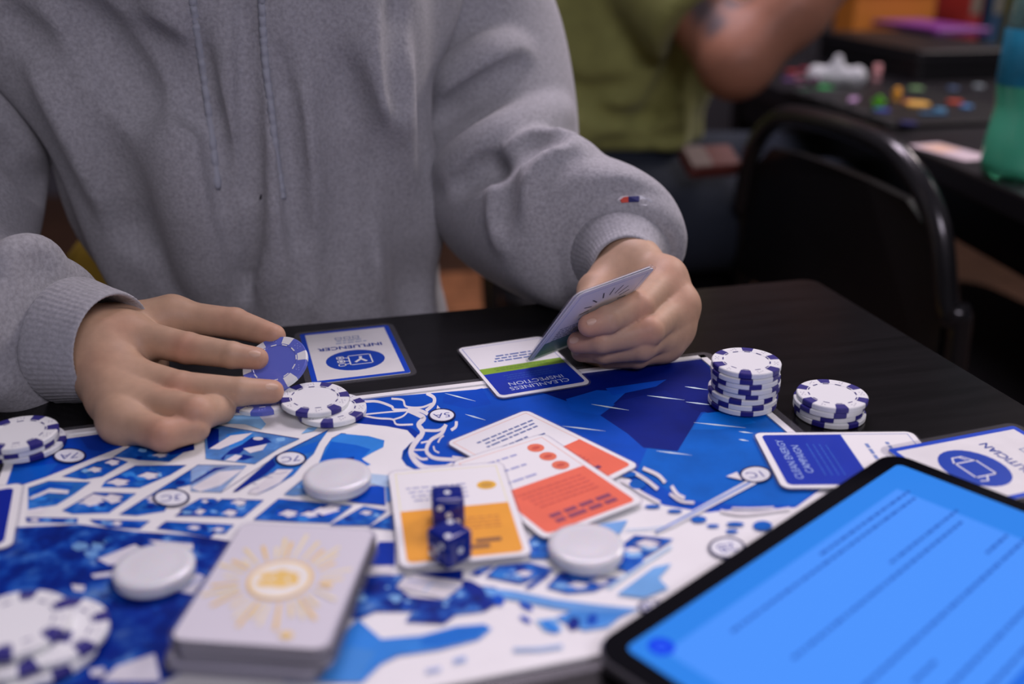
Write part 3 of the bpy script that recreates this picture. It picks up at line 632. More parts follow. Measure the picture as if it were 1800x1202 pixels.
# the cards held up in the left hand
HA, HB, HC = [np.array(q) + np.array([0, 0, TZ]) for q in ((.0900, .5779, .0766), (.0387, .5410, .0711), (.0066, .5879, .0065))]
hx = Vector(HA - HB).normalized(); hy = Vector(HB - HC); hy = (hy - hx*hy.dot(hx)).normalized(); hz = hx.cross(hy)
hc = Vector((HA + HC)/2)
if hz.dot(Vector(EYE) - hc) < 0: hz = -hz; hx = -hx
for i in range(2):
    M = Matrix.Translation(hc - hz*.0009*i + hx*(-.0012*i) + hy*(.0006*i)) @ Matrix((hx, hy, hz)).transposed().to_4x4() @ Matrix.Rotation(math.radians((0, 1.2, -1.5)[i]), 4, 'Z')
    a = None
    if i == 0:
        a = Art(); a.frame(-26.5, -39, 26.5, 39, .5, pc(160, 165, 205)); a.rect(-26.5, -39, 26.5, -20, pc(92, 120, 120))
        for k in range(15):
            t = math.pi*2*k/15; a.line([(4 + 11*math.cos(t), 14 + 11*math.sin(t)), (4 + 18*math.cos(t), 14 + 20*math.sin(t))], .9, pc(60, 66, 84))
        for k in range(6): a.small_print(-22, 18, -4 - 3*k, 1.0, pc(70, 84, 120), k)
    card_at(0, 0, 0, .060, .086, ('laminated pale card held up in the hand, nearest the camera', 'laminated card held up in the hand, behind the pale one on the thumb side')[i], a, M=M, film=.002, group='cards held in the hand')

# ------------------------------------------------------------------ poker chips
M_cw = mat('chip_white', pc(208, 200, 216), .42, bump=(400, .05, .0004)); M_cb = mat('chip_blue_spot', pc(34, 28, 112), .42)
M_cbl = mat('chip_blue', pc(88, 94, 186), .25, coat=.3); M_dash = mat('chip_ink', pc(50, 44, 110), .5); M_gry = mat('chip_grey_ink', pc(140, 134, 160), .5)
CR, CT = .0203, .0033
def chip_meshes(body, spot, ink, ink2):
    out = {}
    bm = bmesh.new(); b = .0005
    lathe(bm, [(0, 0), (CR-b, 0), (CR, b), (CR, CT-b), (CR-b, CT), (.0136, CT), (.0133, CT-.0002), (0, CT-.0002)], 48)
    me = bpy.data.meshes.new('chip_body'); bmesh.ops.recalc_face_normals(bm, faces=bm.faces[:]); bm.to_mesh(me); bm.free(); me.materials.append(body); out['body'] = me
    bm = bmesh.new(); hw = math.radians(10.5); e = .00006; prof = [(.0146, CT+e), (CR-b, CT+e), (CR+e, CT-b), (CR+e, b), (CR-b, -e), (.0146, -e)]
    g = [[bm.verts.new((r*math.cos(t), r*math.sin(t), z)) for r, z in prof] for t in [-hw + 2*hw*i/5 for i in range(6)]]
    for p, q in zip(g, g[1:]):
        for i in range(len(prof)-1): bm.faces.new((p[i], q[i], q[i+1], p[i+1]))
    me = bpy.data.meshes.new('edge_spot'); bmesh.ops.recalc_face_normals(bm, faces=bm.faces[:]); bm.to_mesh(me); bm.free(); me.materials.append(spot); out['spot'] = me
    bm = bmesh.new()
    for k in range(12):
        t0 = 2*math.pi*k/12
        vs = [bm.verts.new((r*math.cos(t), r*math.sin(t), CT+.00005)) for r, t in ((.0134, t0-.13), (.0142, t0-.13), (.0142, t0+.13), (.0134, t0+.13))]; bm.faces.new(vs)
    me = bpy.data.meshes.new('dash_ring'); bm.to_mesh(me); bm.free(); me.materials.append(ink); out['ring'] = me
    bm = bmesh.new()
    for k in range(6):
        t0 = 2*math.pi*(k+.5)/6
        for u, w in [(-.0016, -.0009), (-.0016, .0009), (0, 0), (.0016, -.0009), (.0016, .0009)][:3 + k % 3]:
            c_ = np.array([.0172*math.cos(t0) - u*math.sin(t0) + w*math.cos(t0), .0172*math.sin(t0) + u*math.cos(t0) + w*math.sin(t0)])
            bm.faces.new([bm.verts.new((c_[0] + .00042*math.cos(a), c_[1] + .00042*math.sin(a), CT+.00005)) for a in [2*math.pi*i/8 for i in range(8)]])
    me = bpy.data.meshes.new('pip_marks'); bm.to_mesh(me); bm.free(); me.materials.append(ink2); out['pips'] = me
    return out
CHW = chip_meshes(M_cw, M_cb, M_dash, M_gry); CHB = chip_meshes(M_cbl, M_cw, M_cw, mat('chip_pale_ink', pc(120, 125, 200), .4))
def chip(loc, rz, label, group=None, kit=None, M=None, tilt=(0, 0)):
    kit = kit or CHW; root = empty('poker_chip')
    if M is not None: root.matrix_world = M
    else: root.location = loc; root.rotation_euler = (tilt[0], tilt[1], rz)
    tag(root, label, 'poker chip', group)
    link('chip_body', kit['body'], None, root)
    for k in range(6):
        o = link('edge_spot', kit['spot'], None, root); o.rotation_euler = (0, 0, 2*math.pi*k/6)
    link('dash_ring', kit['ring'], None, root); link('pip_marks', kit['pips'], None, root)
    return root
def stack(px, py, n, name, seed, first=.0, jit=.0009, rots=None):
    r = random.Random(seed); p = tab(px, py, first + n*CT)
    for i in range(n):
        top = i == n-1
        pos = ('topmost' if top else 'lowest' if i == 0 else ['second', 'third', 'fourth', 'fifth', 'sixth', 'seventh', 'eighth'][i-1] + ' from the bottom')
        chip((p[0] + (0 if top else r.uniform(-jit, jit)), p[1] + (0 if top else r.uniform(-jit, jit)), TZ + first + i*(CT+.00008)), rots[i] if rots else r.uniform(0, 1.05), f'white poker chip, {pos} {name}', 'chips ' + name)
stack(1312, 635, 8, 'in the tall stack on the board corner', 4, LAY, rots=[.45, .75, .1, .5, .28, .6, .35, .28])
stack(1463, 692, 4, 'in the short stack on the bare table', 9, .0002, .0014, rots=[.95, .2, .55, .52])
p = tab(583, 716, LAY+CT); chip((p[0], p[1], TZ+LAY), .55, 'white poker chip lying flat on the board under a leaning chip', 'chips beside the held chip')
p = tab(553, 700, LAY+2*CT); chip((p[0], p[1], TZ+LAY+CT+.0009), .32, 'white poker chip leaning on another chip beside the blue oval card', 'chips beside the held chip', tilt=(math.radians(2.5), math.radians(2.5)))
p = tab(462, 697, .004); chip((p[0], p[1], TZ+.0003), .2, 'blue poker chip lying on the table under the fingertips', None, CHB)
cc = at(484, 640, .606); to = Vector(-ray(484, 640)).normalized(); upv = Vector(UP); rtv = Vector(RT)
nz = (to*math.cos(math.radians(41)) + (upv*.86 - rtv*.5).normalized()*math.sin(math.radians(41))).normalized(); nx = nz.orthogonal().normalized(); ny = nz.cross(nx)
HELD = Matrix.Translation(Vector(cc) - nz*CT/2) @ Matrix((nx, ny, nz)).transposed().to_4x4() @ Matrix.Rotation(.35, 4, 'Z')
chip(None, 0, 'blue poker chip with white spots held between thumb and fingers', None, CHB, M=HELD)
for i, (px, py, zz_, rr_) in enumerate(((46, 781, LAY, .15), (33, 773, LAY+CT+.0001, .75), (32, 765, LAY+2*CT+.0002, .35))):
    p = tab(px, py - 6, zz_+CT); chip((p[0], p[1], TZ+zz_), rr_, f"white poker chip, {('lowest', 'middle', 'topmost')[i]} of the small pile at the far left board corner", 'chips at the far left corner')
for i, (px, py, zz_, rr_, tx, ty) in enumerate(((78, 1135, LAY, .2, 0, 0), (0, 1165, LAY, .9, 0, 0), (95, 1105, LAY+CT+.0006, .5, .03, .03), (30, 1125, LAY+CT+.0006, .1, .02, -.02), (28, 1092, LAY+2*CT+.0016, .7, .03, .02))):
    p = tab(px, py, zz_+CT); chip((p[0], p[1], TZ+zz_), rr_, ('white poker chip flat under the near left heap, right side', 'white poker chip flat under the near left heap, cut off by the frame', 'white poker chip slumped right on the near left heap', 'white poker chip second from top of the near left heap', 'white poker chip topmost on the near left heap')[i], 'chips in the near left heap', tilt=(tx, ty))

# ------------------------------------------------------------------ frosted capsules, dice
M_cap = mat('frosted_plastic', pc(214, 208, 228), .3, trans=.12, coat=.4, sss=.35)
for (px, py), lb in (((593, 843), 'frosted clear plastic disc beside the draw pile, furthest of three'), ((1030, 965), 'frosted clear plastic disc beside the coral cards'), ((272, 1003), 'frosted clear plastic disc on the dark blue forest, left of the draw pile')):
    p = tab(px, py, .005); root = empty('plastic_disc', (p[0], p[1], TZ+LAY)); tag(root, lb, 'token', 'frosted plastic discs')
    R = .0172
    bm = bmesh.new(); lathe(bm, [(0, 0), (R-.0015, 0), (R-.0004, .0004), (R, .0014), (R, .0026), (R-.0006, .0033)], 48); bmobj('base_shell', bm, M_cap, root, True)
    bm = bmesh.new(); lathe(bm, [(R-.0006, .0033), (R+.0002, .0036), (R+.0002, .0052), (R-.0006, .0062), (R-.003, .0068), (R-.0042, .0066), (R*.5, .0071), (0, .0073)], 48); bmobj('lid', bm, M_cap, root, True)
M_die = mat('die_blue', (.002, .022, .34, 1), .12, trans=.4, coat=.2, spec=.45); M_pip = mat('pip_white', pc(205, 200, 215), .5)
def die(p, rot, label, s=.0152, one=1):
    root = empty('die', p); root.rotation_euler = rot; tag(root, label, 'die', 'blue dice on the amber card')
    bm = bmesh.new(); box(bm, (0, 0, 0), (s, s, s)); bmesh.ops.bevel(bm, geom=bm.edges[:], offset=.0022, segments=4, affect='EDGES', profile=.5); bmobj('cube_body', bm, M_die, root, True)
    lay = {1: [(0, 0)], 2: [(-1, -1), (1, 1)], 3: [(-1, 1), (0, 0), (1, -1)], 4: [(-1, -1), (-1, 1), (1, -1), (1, 1)], 5: [(-1, -1), (-1, 1), (0, 0), (1, -1), (1, 1)], 6: [(-1, -1), (-1, 0), (-1, 1), (1, -1), (1, 0), (1, 1)]}
    me = None
    for n_, ax in ((1, (0, 0, one)), (6, (0, 0, -one)), (3, (0, -1, 0)), (4, (0, 1, 0)), (2, (1, 0, 0)), (5, (-1, 0, 0))):
        A = Vector(ax); q = A.to_track_quat('Z', 'Y').to_matrix().to_4x4()
        for u, v in lay[n_]:
            if me is None:
                bm = bmesh.new(); lathe(bm, [(.00155, -.0002), (.00155, .00012), (.0009, .00004), (0, 0)], 14); me = bpy.data.meshes.new('pip'); bm.to_mesh(me); bm.free(); me.materials.append(M_pip)
            o = link('pip', me, None, root); o.matrix_local = q @ Matrix.Translation((u*s*.26, v*s*.26, s/2))
    return root
p = tab(787, 932, LAY); die((p[0], p[1]+.0045, TZ+LAY+.0028+.0076), (0, 0, math.radians(7)), 'dark blue die showing three dots, the die further from the camera')
p = tab(790, 1002, LAY); die((p[0], p[1]+.0055, TZ+LAY+.0028+.0076), Matrix(((0, .731, -.682), (0, .682, .731), (1, 0, 0))).to_euler(), 'dark blue die turned corner on, the die nearer the camera', one=-1)

# ------------------------------------------------------------------ tablet
t0_, t1_ = tab(1560, 797, .009), tab(1036, 1138, .009); ta = math.atan2(t0_[1]-t1_[1], t0_[0]-t1_[0]); td = np.array([math.cos(ta), math.sin(ta)]); tn = np.array([td[1], -td[0]])
TLW, TLH = float(np.linalg.norm((t0_-t1_)[:2]))+.004, .175
tcn = (t0_+t1_)[:2]/2 + tn*TLH/2
tabr = empty('tablet', (tcn[0], tcn[1], TZ+.0044), (math.radians(-.2), 0, ta)); tag(tabr, 'silver backed tablet with a glowing light blue screen at the lower right', 'tablet')
bm = bmesh.new(); slab(bm, rrect(TLW, TLH, .013, 8), 0, .0058, .0012); bmobj('body', bm, mat('aluminium', (.42, .41, .44, 1), .32, metal=.9), tabr)
bm = bmesh.new(); slab(bm, rrect(TLW-.002, TLH-.002, .012, 8), .0056, .0062); bmobj('bezel', bm, mat('bezel_black', (.004, .004, .006, 1), .06, spec=.4), tabr)
M_scr = mat('screen', rough=.06, attr='Col', emit=.98); b_ = M_scr.node_tree.nodes['Principled BSDF']; b_.inputs['Specular IOR Level'].default_value = .25; M_scr.node_tree.links.remove(b_.inputs['Base Color'].links[0]); b_.inputs['Base Color'].default_value = (.01, .01, .012, 1)
def ec(r, g, b): return (lin(r), lin(g), lin(b), 1)
sw, sh = (TLW-.021)*1000, (TLH-.021)*1000
a = Art(); a.poly([(x, y) for x, y in rrect(sw, sh, 3.5, 5)], ec(44, 132, 236)); a.rect(-sw/2+10, -sh/2, sw/2-24, sh/2-12, ec(74, 148, 255))
ink = ec(36, 92, 190)
for i, (u0, u1, y_) in enumerate(((.02, .40, -17), (-.32, .38, -22), (.10, .40, -41), (-.30, .36, -47), (.28, .38, -66), (-.36, .40, -73), (-.20, -.12, -84), (-.44, .4, -94), (-.44, .3, -104), (-.3, .4, -124))):
    a.small_print(u0*sw, u1*sw, sh/2 + y_, 1.5, ink, i)
a.rect(-sw/2+10, -sh/2+20, sw/2-24, -sh/2+46, ec(30, 108, 226)); a.small_print(-.4*sw, .2*sw, -sh/2+38, 2.6, ec(20, 66, 160), 3); a.small_print(-.4*sw, .3*sw, -sh/2+30, 2, ec(20, 66, 160), 5)
a.disc(-sw/2+11, sh/2-9, 5.2, ec(0, 62, 236)); a.disc(-sw/2+11, sh/2-9, 2.4, ec(50, 100, 250)); a.disc(-sw/2+11, sh/2-9, 1.5, ec(10, 70, 240))
a.build('screen', M_scr, tabr, z=.0063, step=.000005, scale=.001)
# ------------------------------------------------------------------ person in the grey hoodie
M_skin = mat('skin', rough=.52, spec=.35, attr='Col', noise=(130, .93, 1.06), sss=.12, bump=(900, .12, .0003))
M_hood = mat('hoodie_grey', pc(144, 137, 152), .9, noise=(420, .8, 1.2), bump=(700, .35, .0008), sheen=.25)
M_rib = mat('hoodie_rib', pc(148, 141, 157), .9, noise=(420, .82, 1.18), bump=(700, .3, .0006), sheen=.25)
SKIN = np.array(pc(172, 134, 120)[:3]); RED = np.array(pc(180, 120, 106)[:3])
person = empty('person', (-.22, .86, 0)); tag(person, 'person in a grey hooded sweatshirt holding a blue chip and some cards', 'person')
PO = np.array([-.22, .86, 0])
def own(o): o.location = -PO; return o                        # children keep world coordinates
def bbox(pts, m): a = np.array(pts); return a.min(0)-m, a.max(0)+m
def hand(J, palm, wrist, wr, warm, res=.0011, extra=None):
    """J: finger joints [(points, radii)], palm: extra cones; returns verts, faces, colours"""
    allp = [p for q, _ in J for p in q] + [p for c in palm for p in c[:2]] + wrist
    lo, hi = bbox(allp, .03); fd = Field(lo, hi, res)
    for a_, b_, ra, rb in palm: add_cone(fd, a_, b_, ra, rb, .010)
    chain(fd, wrist, wr, .012)
    base = fd.F.copy()
    for q, r in J:
        g = Field(lo, hi, res); chain(g, q, r, .0008)
        for i in (1, 2):                                       # knuckle swell
            if i < len(q)-1: add_ell(g, q[i], (r[i]*1.03,)*3, k=.0012)
        # each finger blends into the palm only; fingers stay apart from one another
        w = smin(base, g.F, .009); fd.F = np.minimum(fd.F, w)
    if extra: extra(fd)
    v, f = nets(fd); v = relax(v, f, 2, .5)
    col = np.tile(np.append(SKIN, 1), (len(v), 1))
    for p, rad, amt in warm:
        t = np.exp(-((v - p)**2).sum(1)/(rad*rad))*amt; col[:, :3] = col[:, :3]*(1-t[:, None]) + RED*t[:, None]
    return v, f, col
def nail(p, direction, normal, L=.0105, W=.0088, parent=None):
    d = Vector(direction).normalized(); n = Vector(normal); n = (n - d*n.dot(d)).normalized(); s = d.cross(n)
    v = []; f = []; NU, NV = 8, 8
    for i in range(NU+1):
        for j in range(NV+1):
            u = i/NU*2-1; w = j/NV*2-1; ww = W/2*w*math.sqrt(max(0, 1-.55*max(0, u)**4))*(1-.12*max(0, -u)); uu = L/2*u*(1-.18*w*w if u > 0 else 1-.12*w*w)
            v.append(Vector(p) + d*uu + s*ww + n*(-.0030*w*w - .0005*u*u + .0006))
    for i in range(NU):
        for j in range(NV): a_ = i*(NV+1)+j; f.append((a_, a_+1, a_+NV+2, a_+NV+1))
    o = pydata('fingernail', v, f, mat('nail', pc(186, 146, 134), .42, spec=.4), parent, True); return own(o)
A = at
# right hand (at the left of the picture), little-finger side down on the board
ri = [A(222, 588, .608), A(330, 612, .598), A(408, 624, .593), A(452, 630, .594)]; rir = [.0114, .0096, .0080, .0068]
rm = [A(197, 650, .592), A(318, 682, .574), A(424, 688, .574), A(478, 688, .580)]; rmr = [.0114, .0098, .0082, .0070]
rr = [A(202, 698, .576), A(346, 727, .553), A(386, 718, .570), A(362, 706, .584)]; rrr = [.0116, .0104, .0086, .0072]
rp = [A(214, 740, .556), A(288, 764, .541), A(342, 752, .549), A(348, 738, .558)]; rpr = [.0104, .0092, .0080, .0064]
rt = [A(208, 582, .626), A(302, 556, .634), A(412, 568, .632), A(482, 590, .622)]; rtr = [.0150, .0108, .0098, .0072]
rw = [A(-40, 592, .636), A(130, 608, .610), A(180, 616, .606)]; rwr = [.0235, .0225, .0225]
wc = A(165, 622, .604)
palm = [(A(172, 606, .612), ri[0], .0190, .0110), (A(174, 620, .608), rm[0], .0190, .0114), (A(176, 634, .602), rr[0], .0185, .0112), (A(182, 642, .599), rp[0], .0175, .0106),
        (A(165, 600, .612), rt[0], .020, .0155), (rt[0], rt[1], .0150, .0110), (A(190, 605, .625), A(250, 640, .620), .018, .016), (A(200, 672, .592), A(250, 715, .572), .017, .013), (ri[0], rm[0], .0105, .0105), (rm[0], rr[0], .0105, .0105), (rr[0], rp[0], .0105, .0100), (A(250, 604, .628), rt[1], .012, .0095)]
warm = [(ri[0]-FW*.009, .010, .7), (rm[0]-FW*.009, .010, .7), (rr[0], .012, .5), (ri[1]-FW*.008, .009, .6), (rm[1]-FW*.008, .009, .55), (rr[1]-FW*.008, .010, .5), (rp[1]-FW*.006, .011, .6), (ri[3], .009, .6), (rm[3], .009, .6), (rt[2], .014, .35), (rt[3], .012, .5)]
H1 = hand([(ri, rir), (rm, rmr), (rr, rrr), (rp, rpr), (rt, rtr)], palm, rw, rwr, warm, extra=lambda f: [add_ell(f, q - FW*.0042 + UP*.001, (.0088,)*3, None, .005) for q in (ri[0], rm[0])] + [add_ell(f, rr[0] - FW*.003, (.009,)*3, None, .006)])
# left hand (at the right of the picture), closed on the cards
li = [A(1168, 490, .668), A(1122, 540, .628), A(1068, 562, .612), A(1036, 572, .610)]; lir = [.0128, .0100, .0086, .0072]
lm = [A(1190, 538, .662), A(1138, 582, .624), A(1058, 598, .620), A(1016, 602, .628)]; lmr = [.0116, .0100, .0084, .0070]
lr = [A(1182, 576, .658), A(1128, 608, .628), A(1062, 617, .634), A(1022, 618, .646)]; lrr = [.0112, .0096, .0082, .0068]
lp = [A(1166, 602, .654), A(1120, 624, .640), A(1068, 628, .648), A(1040, 626, .660)]; lpr = [.0104, .0086, .0074, .0062]
lt = [A(1088, 486, .688), A(1050, 512, .672), A(1032, 540, .652), A(1034, 552, .634)]; ltr = [.0150, .0115, .0095, .0075]
lw = [A(1085, 400, .80), A(1104, 436, .715), A(1110, 466, .690)]; lwr = [.0220, .0160, .0172]
lpalm = [(A(1112, 468, .688), li[0], .0165, .0126), (A(1114, 474, .688), lm[0], .0170, .0116), (A(1112, 484, .690), lr[0], .0170, .0112), (A(1106, 492, .690), lp[0], .0170, .0104),
         (A(1105, 468, .692), lt[0], .0185, .0150), (lt[0], lt[1], .0150, .0118), (li[0], lm[0], .0118, .0118), (lm[0], lr[0], .0112, .0110), (lr[0], lp[0], .0105, .0100), (A(1100, 500, .690), A(1136, 585, .660), .0165, .0140), (lt[0], A(1140, 500, .675), .0125, .0125)]
lwarm = [(li[0]-FW*.010, .012, .6), (lm[0]-FW*.008, .011, .6), (lr[0], .012, .5), (li[1]-FW*.008, .010, .45), (lm[1]-FW*.008, .010, .5), (li[3], .010, .7), (lm[3], .010, .7), (lr[3], .010, .5), (lt[1], .012, .4)]
H2 = hand([(li, lir), (lm, lmr), (lr, lrr), (lp, lpr), (lt, ltr)], lpalm, lw, lwr, lwarm)
# torso frame: a sideways, b towards the camera, c up from the table top
YAW = math.radians(6); TA = np.array([math.cos(YAW), math.sin(YAW), 0]); TB = np.array([math.sin(YAW), -math.cos(YAW), 0])
TO = np.array([-.222, .835, TZ])
def tp(a_, b_, c_): return TO + TA*a_ + TB*b_ + np.array([0, 0, c_])
SHR = tp(-.185, -.01, .285); SHL = tp(.185, -.01, .285)
ELR = [A(-118, 60, .770), A(-92, 260, .750), A(-110, 470, .690), A(-45, 572, .628)]; ELL = [A(842, 40, .845), A(876, 200, .840), A(884, 330, .825), A(960, 388, .775)]
# the rest of the body, inside the clothes, with neck and head
lo, hi = tp(-.36, 0, -.42) - .3, tp(.36, 0, .66) + .3
fd = Field((lo[0], .42, TZ-.46), (hi[0], 1.12, TZ+.66), .0085)
Rt = np.array([TA, TB, [0, 0, 1]])
add_ell(fd, tp(0, -.02, .16), (.150, .095, .20), Rt, .03); add_ell(fd, tp(0, -.02, -.08), (.135, .090, .20), Rt, .04)
for s_, e_, w_ in ((SHR, ELR, wc + np.array([-.03, .01, 0])), (SHL, ELL, lw[1])):
    add_cone(fd, tp(0, -.02, .25), s_, .06, .045, .03); chain(fd, [s_] + e_, [.036]*(len(e_)+1), .02); add_cone(fd, e_[-1], w_, .032, .020, .015)
for s_ in (-1, 1):
    add_cone(fd, tp(s_*.085, -.03, -.24), tp(s_*.10, .33, -.26), .085, .062, .03)
add_cone(fd, tp(0, -.015, .30), tp(0, .02, .40), .056, .052, .02)
add_ell(fd, tp(0, .035, .50), (.074, .092, .108), Rt, .012); add_ell(fd, tp(0, .065, .445), (.052, .055, .062), Rt, .02)
add_cone(fd, tp(0, .128, .512), tp(0, .140, .476), .008, .012, .010); add_ell(fd, tp(0, .112, .445), (.024, .013, .010), Rt, .008)
for s_ in (-1, 1): add_ell(fd, tp(s_*.078, .03, .49), (.010, .020, .032), Rt, .006); add_ell(fd, tp(s_*.032, .122, .507), (.015, .012, .009), Rt, .006, sub=True); add_ell(fd, tp(s_*.032, .112, .506), (.012, .012, .010), Rt, .003)
v3, f3 = nets(fd); v3 = relax(v3, f3, 2); c3 = np.tile(np.append(SKIN, 1), (len(v3), 1))
vs = []; fs = []; cs = []; off = 0
for v_, f_, c_ in (H1, H2, (v3, f3, c3)): vs.append(v_); fs.append(f_ + off); cs.append(c_); off += len(v_)
own(quads_mesh('body', np.concatenate(vs), np.concatenate(fs), M_skin, person, np.concatenate(cs)))
def tipn(q, r, back=.0035):
    d = q[3]-q[2]; d = d/np.linalg.norm(d); return q[3] - d*back, d
for q, r, nrm in ((ri, rir, -FW*.9 + UP*.45), (rm, rmr, -FW*.9 + UP*.45), (li, lir, -FW*.85 + UP*.25), (lm, lmr, -FW*.85 + UP*.2), (lr, lrr, -FW*.9)):
    p_, d_ = tipn(q, r); n_ = nrm - d_*(nrm @ d_); n_ /= np.linalg.norm(n_); nail(p_ + d_*.0012 + n_*(r[3]-.0002), d_, n_, L=.0100, W=.0092, parent=person)
# hair
fd = Field(tp(-.13, 0, 0)*[1, 0, 0] + [0, .66, TZ+.38], tp(.13, 0, 0)*[1, 0, 0] + [0, .98, TZ+.66], .006)
add_ell(fd, tp(0, .020, .525), (.086, .100, .104), Rt, .02); add_ell(fd, tp(0, -.03, .48), (.078, .06, .10), Rt, .03); add_ell(fd, tp(0, .135, .47), (.07, .07, .085), Rt, .015, sub=True)
own(soft('hair', fd, mat('hair_dark', (.018, .013, .011, 1), .5, bump=(120, .6, .004)), person))
# hoodie body
fd = Field((-.52, .60, TZ-.16), (.10, 1.04, TZ+.40), .0042)
X, Y, Z = fd.pts((slice(None),)*3)
a_ = (X-TO[0])*TA[0] + (Y-TO[1])*TA[1]; b_ = (X-TO[0])*TB[0] + (Y-TO[1])*TB[1]; c_ = Z - TZ + 0*X
a_ = a_ - .024*np.clip(1 - c_/.16, 0, 1.4) + .004; wa = .138 + .046*np.clip((c_-.0)/.22, 0, 1) - .11*np.clip((c_-.25)/.12, 0, 1)**1.5 + .006*np.sin(c_*38); wb = .128 + .006*np.clip(c_/.2, 0, 1) - .045*np.clip((c_-.24)/.12, 0, 1)
ang = np.arctan2(a_, b_)
wob = .0032*np.sin(7*ang + 9*c_ + .6) + .0022*np.sin(13*ang - 14*c_) + .002*np.sin(4*ang + 30*c_) + .0016*np.sin(21*ang + 20*c_ + 1)
fd.F = (((np.abs(a_/wa)**2.6 + np.abs(b_/wb)**2.6)**(1/2.6) - 1)*.125 - wob).astype(np.float32)
fd.F = np.maximum(fd.F, np.maximum(c_ - .335, -.15 - c_)).astype(np.float32)
for s_ in (-1, 1): add_cone(fd, tp(s_*.05, -.025, .300), tp(s_*.150, -.012, .268), .055, .056, .03)
# hood bunched round the neck
for k in range(16):
    t0, t1 = math.pi*2*k/16, math.pi*2*(k+1)/16
    q = [tp(.098*math.sin(t), .072*math.cos(t) - .02 - .03*(1-math.cos(t))/2, .300 + .055*(1-math.cos(t))/2) for t in (t0, t1)]
    rad = .030 + .014*(1-math.cos(t0))/2; add_cone(fd, q[0], q[1], rad, rad, .02)
add_cone(fd, tp(0, -.015, .26), tp(0, .01, .42), .066, .066, .012, sub=True)
for px, r_, k_ in (([(300, 200), (340, 350), (370, 510)], .010, .03), ([(465, 120), (480, 300), (485, 510)], .008, .02), ([(560, 120), (575, 320), (565, 520)], .010, .03), ([(660, 60), (670, 250), (680, 480)], .010, .03), ([(90, 60), (160, 200), (230, 360)], .010, .03), ([(410, 60), (412, 250), (418, 420)], .006, .02)):
    fold(fd, px, r_, k_, .007)
for px, r_, k_, d_ in (([(345, 40), (362, 150), (385, 280), (405, 400), (432, 520)], .0095, .004, 0), ([(428, 0), (436, 150), (440, 300), (440, 420), (436, 520)], .0095, .004, 0), ([(490, 90), (505, 200), (516, 320), (526, 430), (530, 520)], .0095, .004, 0), ([(697, 0), (703, 110), (714, 210)], .007, .010, 0), ([(140, 20), (200, 110), (260, 190)], .010, .02, 0), ([(20, 40), (110, 150), (190, 300), (240, 430)], .009, .02, 0), ([(250, 60), (310, 130), (345, 200)], .008, .016, 0), ([(600, 130), (620, 330), (600, 520)], .005, .03, 0), ([(690, 260), (720, 400), (735, 540)], .005, .03, 0)):
    fold(fd, px, r_, k_, d_, sub=True)
hoodie = own(soft('hoodie', fd, M_hood, person)); hoodie['label'] = 'heather grey hooded sweatshirt'
def sub(o): return o                                          # sub-parts of the hoodie share its frame
TORSO = fd
# drawstrings, twisted cords lying on the chest
def cord(px):
    pts = [surf(TORSO, *q) for q in spline([np.array(p, float) for p in px], 14)]; pts = [p - FW*.0012 for p in pts if p is not None]
    v, f = tube_mesh(pts, [.0027]*len(pts), 10, prof=lambda a, i: 1 + .10*math.cos(2*a + i*1.3))
    sub(pydata('drawstring', v, f, mat('cord_grey', pc(146, 142, 162), .85, bump=(900, .3, .0006)), hoodie, True))
cord([(338, -12), (346, 50), (357, 120), (368, 200), (376, 262), (384, 330)]); cord([(460, -12), (463, 50), (468, 120), (477, 190), (486, 270), (498, 350)])
p_ = surf(TORSO, 462, 350); bm = bmesh.new(); bmesh.ops.create_uvsphere(bm, u_segments=10, v_segments=6, radius=1, matrix=Matrix.Translation(p_) @ Matrix.Diagonal((.0026, .001, .004, 1))); o = bmobj('dark_speck', bm, mat('speck', (.012, .010, .014, 1), .8), hoodie)
# sleeves
def sleeve(path, radii, res, openings, folds, ridges, clip):
    l, h = bbox(path, max(radii)+.03); fd = Field(l, h, res)
    P_ = spline(path, 4); R_ = spline([np.array([r]) for r in radii], 4)
    chain(fd, P_, [float(r[0]) for r in R_], .02)
    for px, r_, k_ in ridges: fold(fd, px, r_, k_, r_*.32)
    for px, r_, k_ in folds: fold(fd, px, r_, k_, -.0005, sub=True)
    X, Y, Z = fd.pts((slice(None),)*3); c_, n_ = clip
    near = (X-c_[0])**2 + (Y-c_[1])**2 + (Z-c_[2])**2 < .12**2
    fd.F = np.where(near, smax(fd.F, ((X-c_[0])*n_[0] + (Y-c_[1])*n_[1] + (Z-c_[2])*n_[2]).astype(np.float32), .016), fd.F)
    chain(fd, *openings, .003, sub=True)
    return fd
def unit(v): return v/np.linalg.norm(v)
CR0, CR1 = A(104, 594, .616), A(200, 610, .599)
CL0, CL1 = A(1088, 440, .722), A(1100, 473, .686)
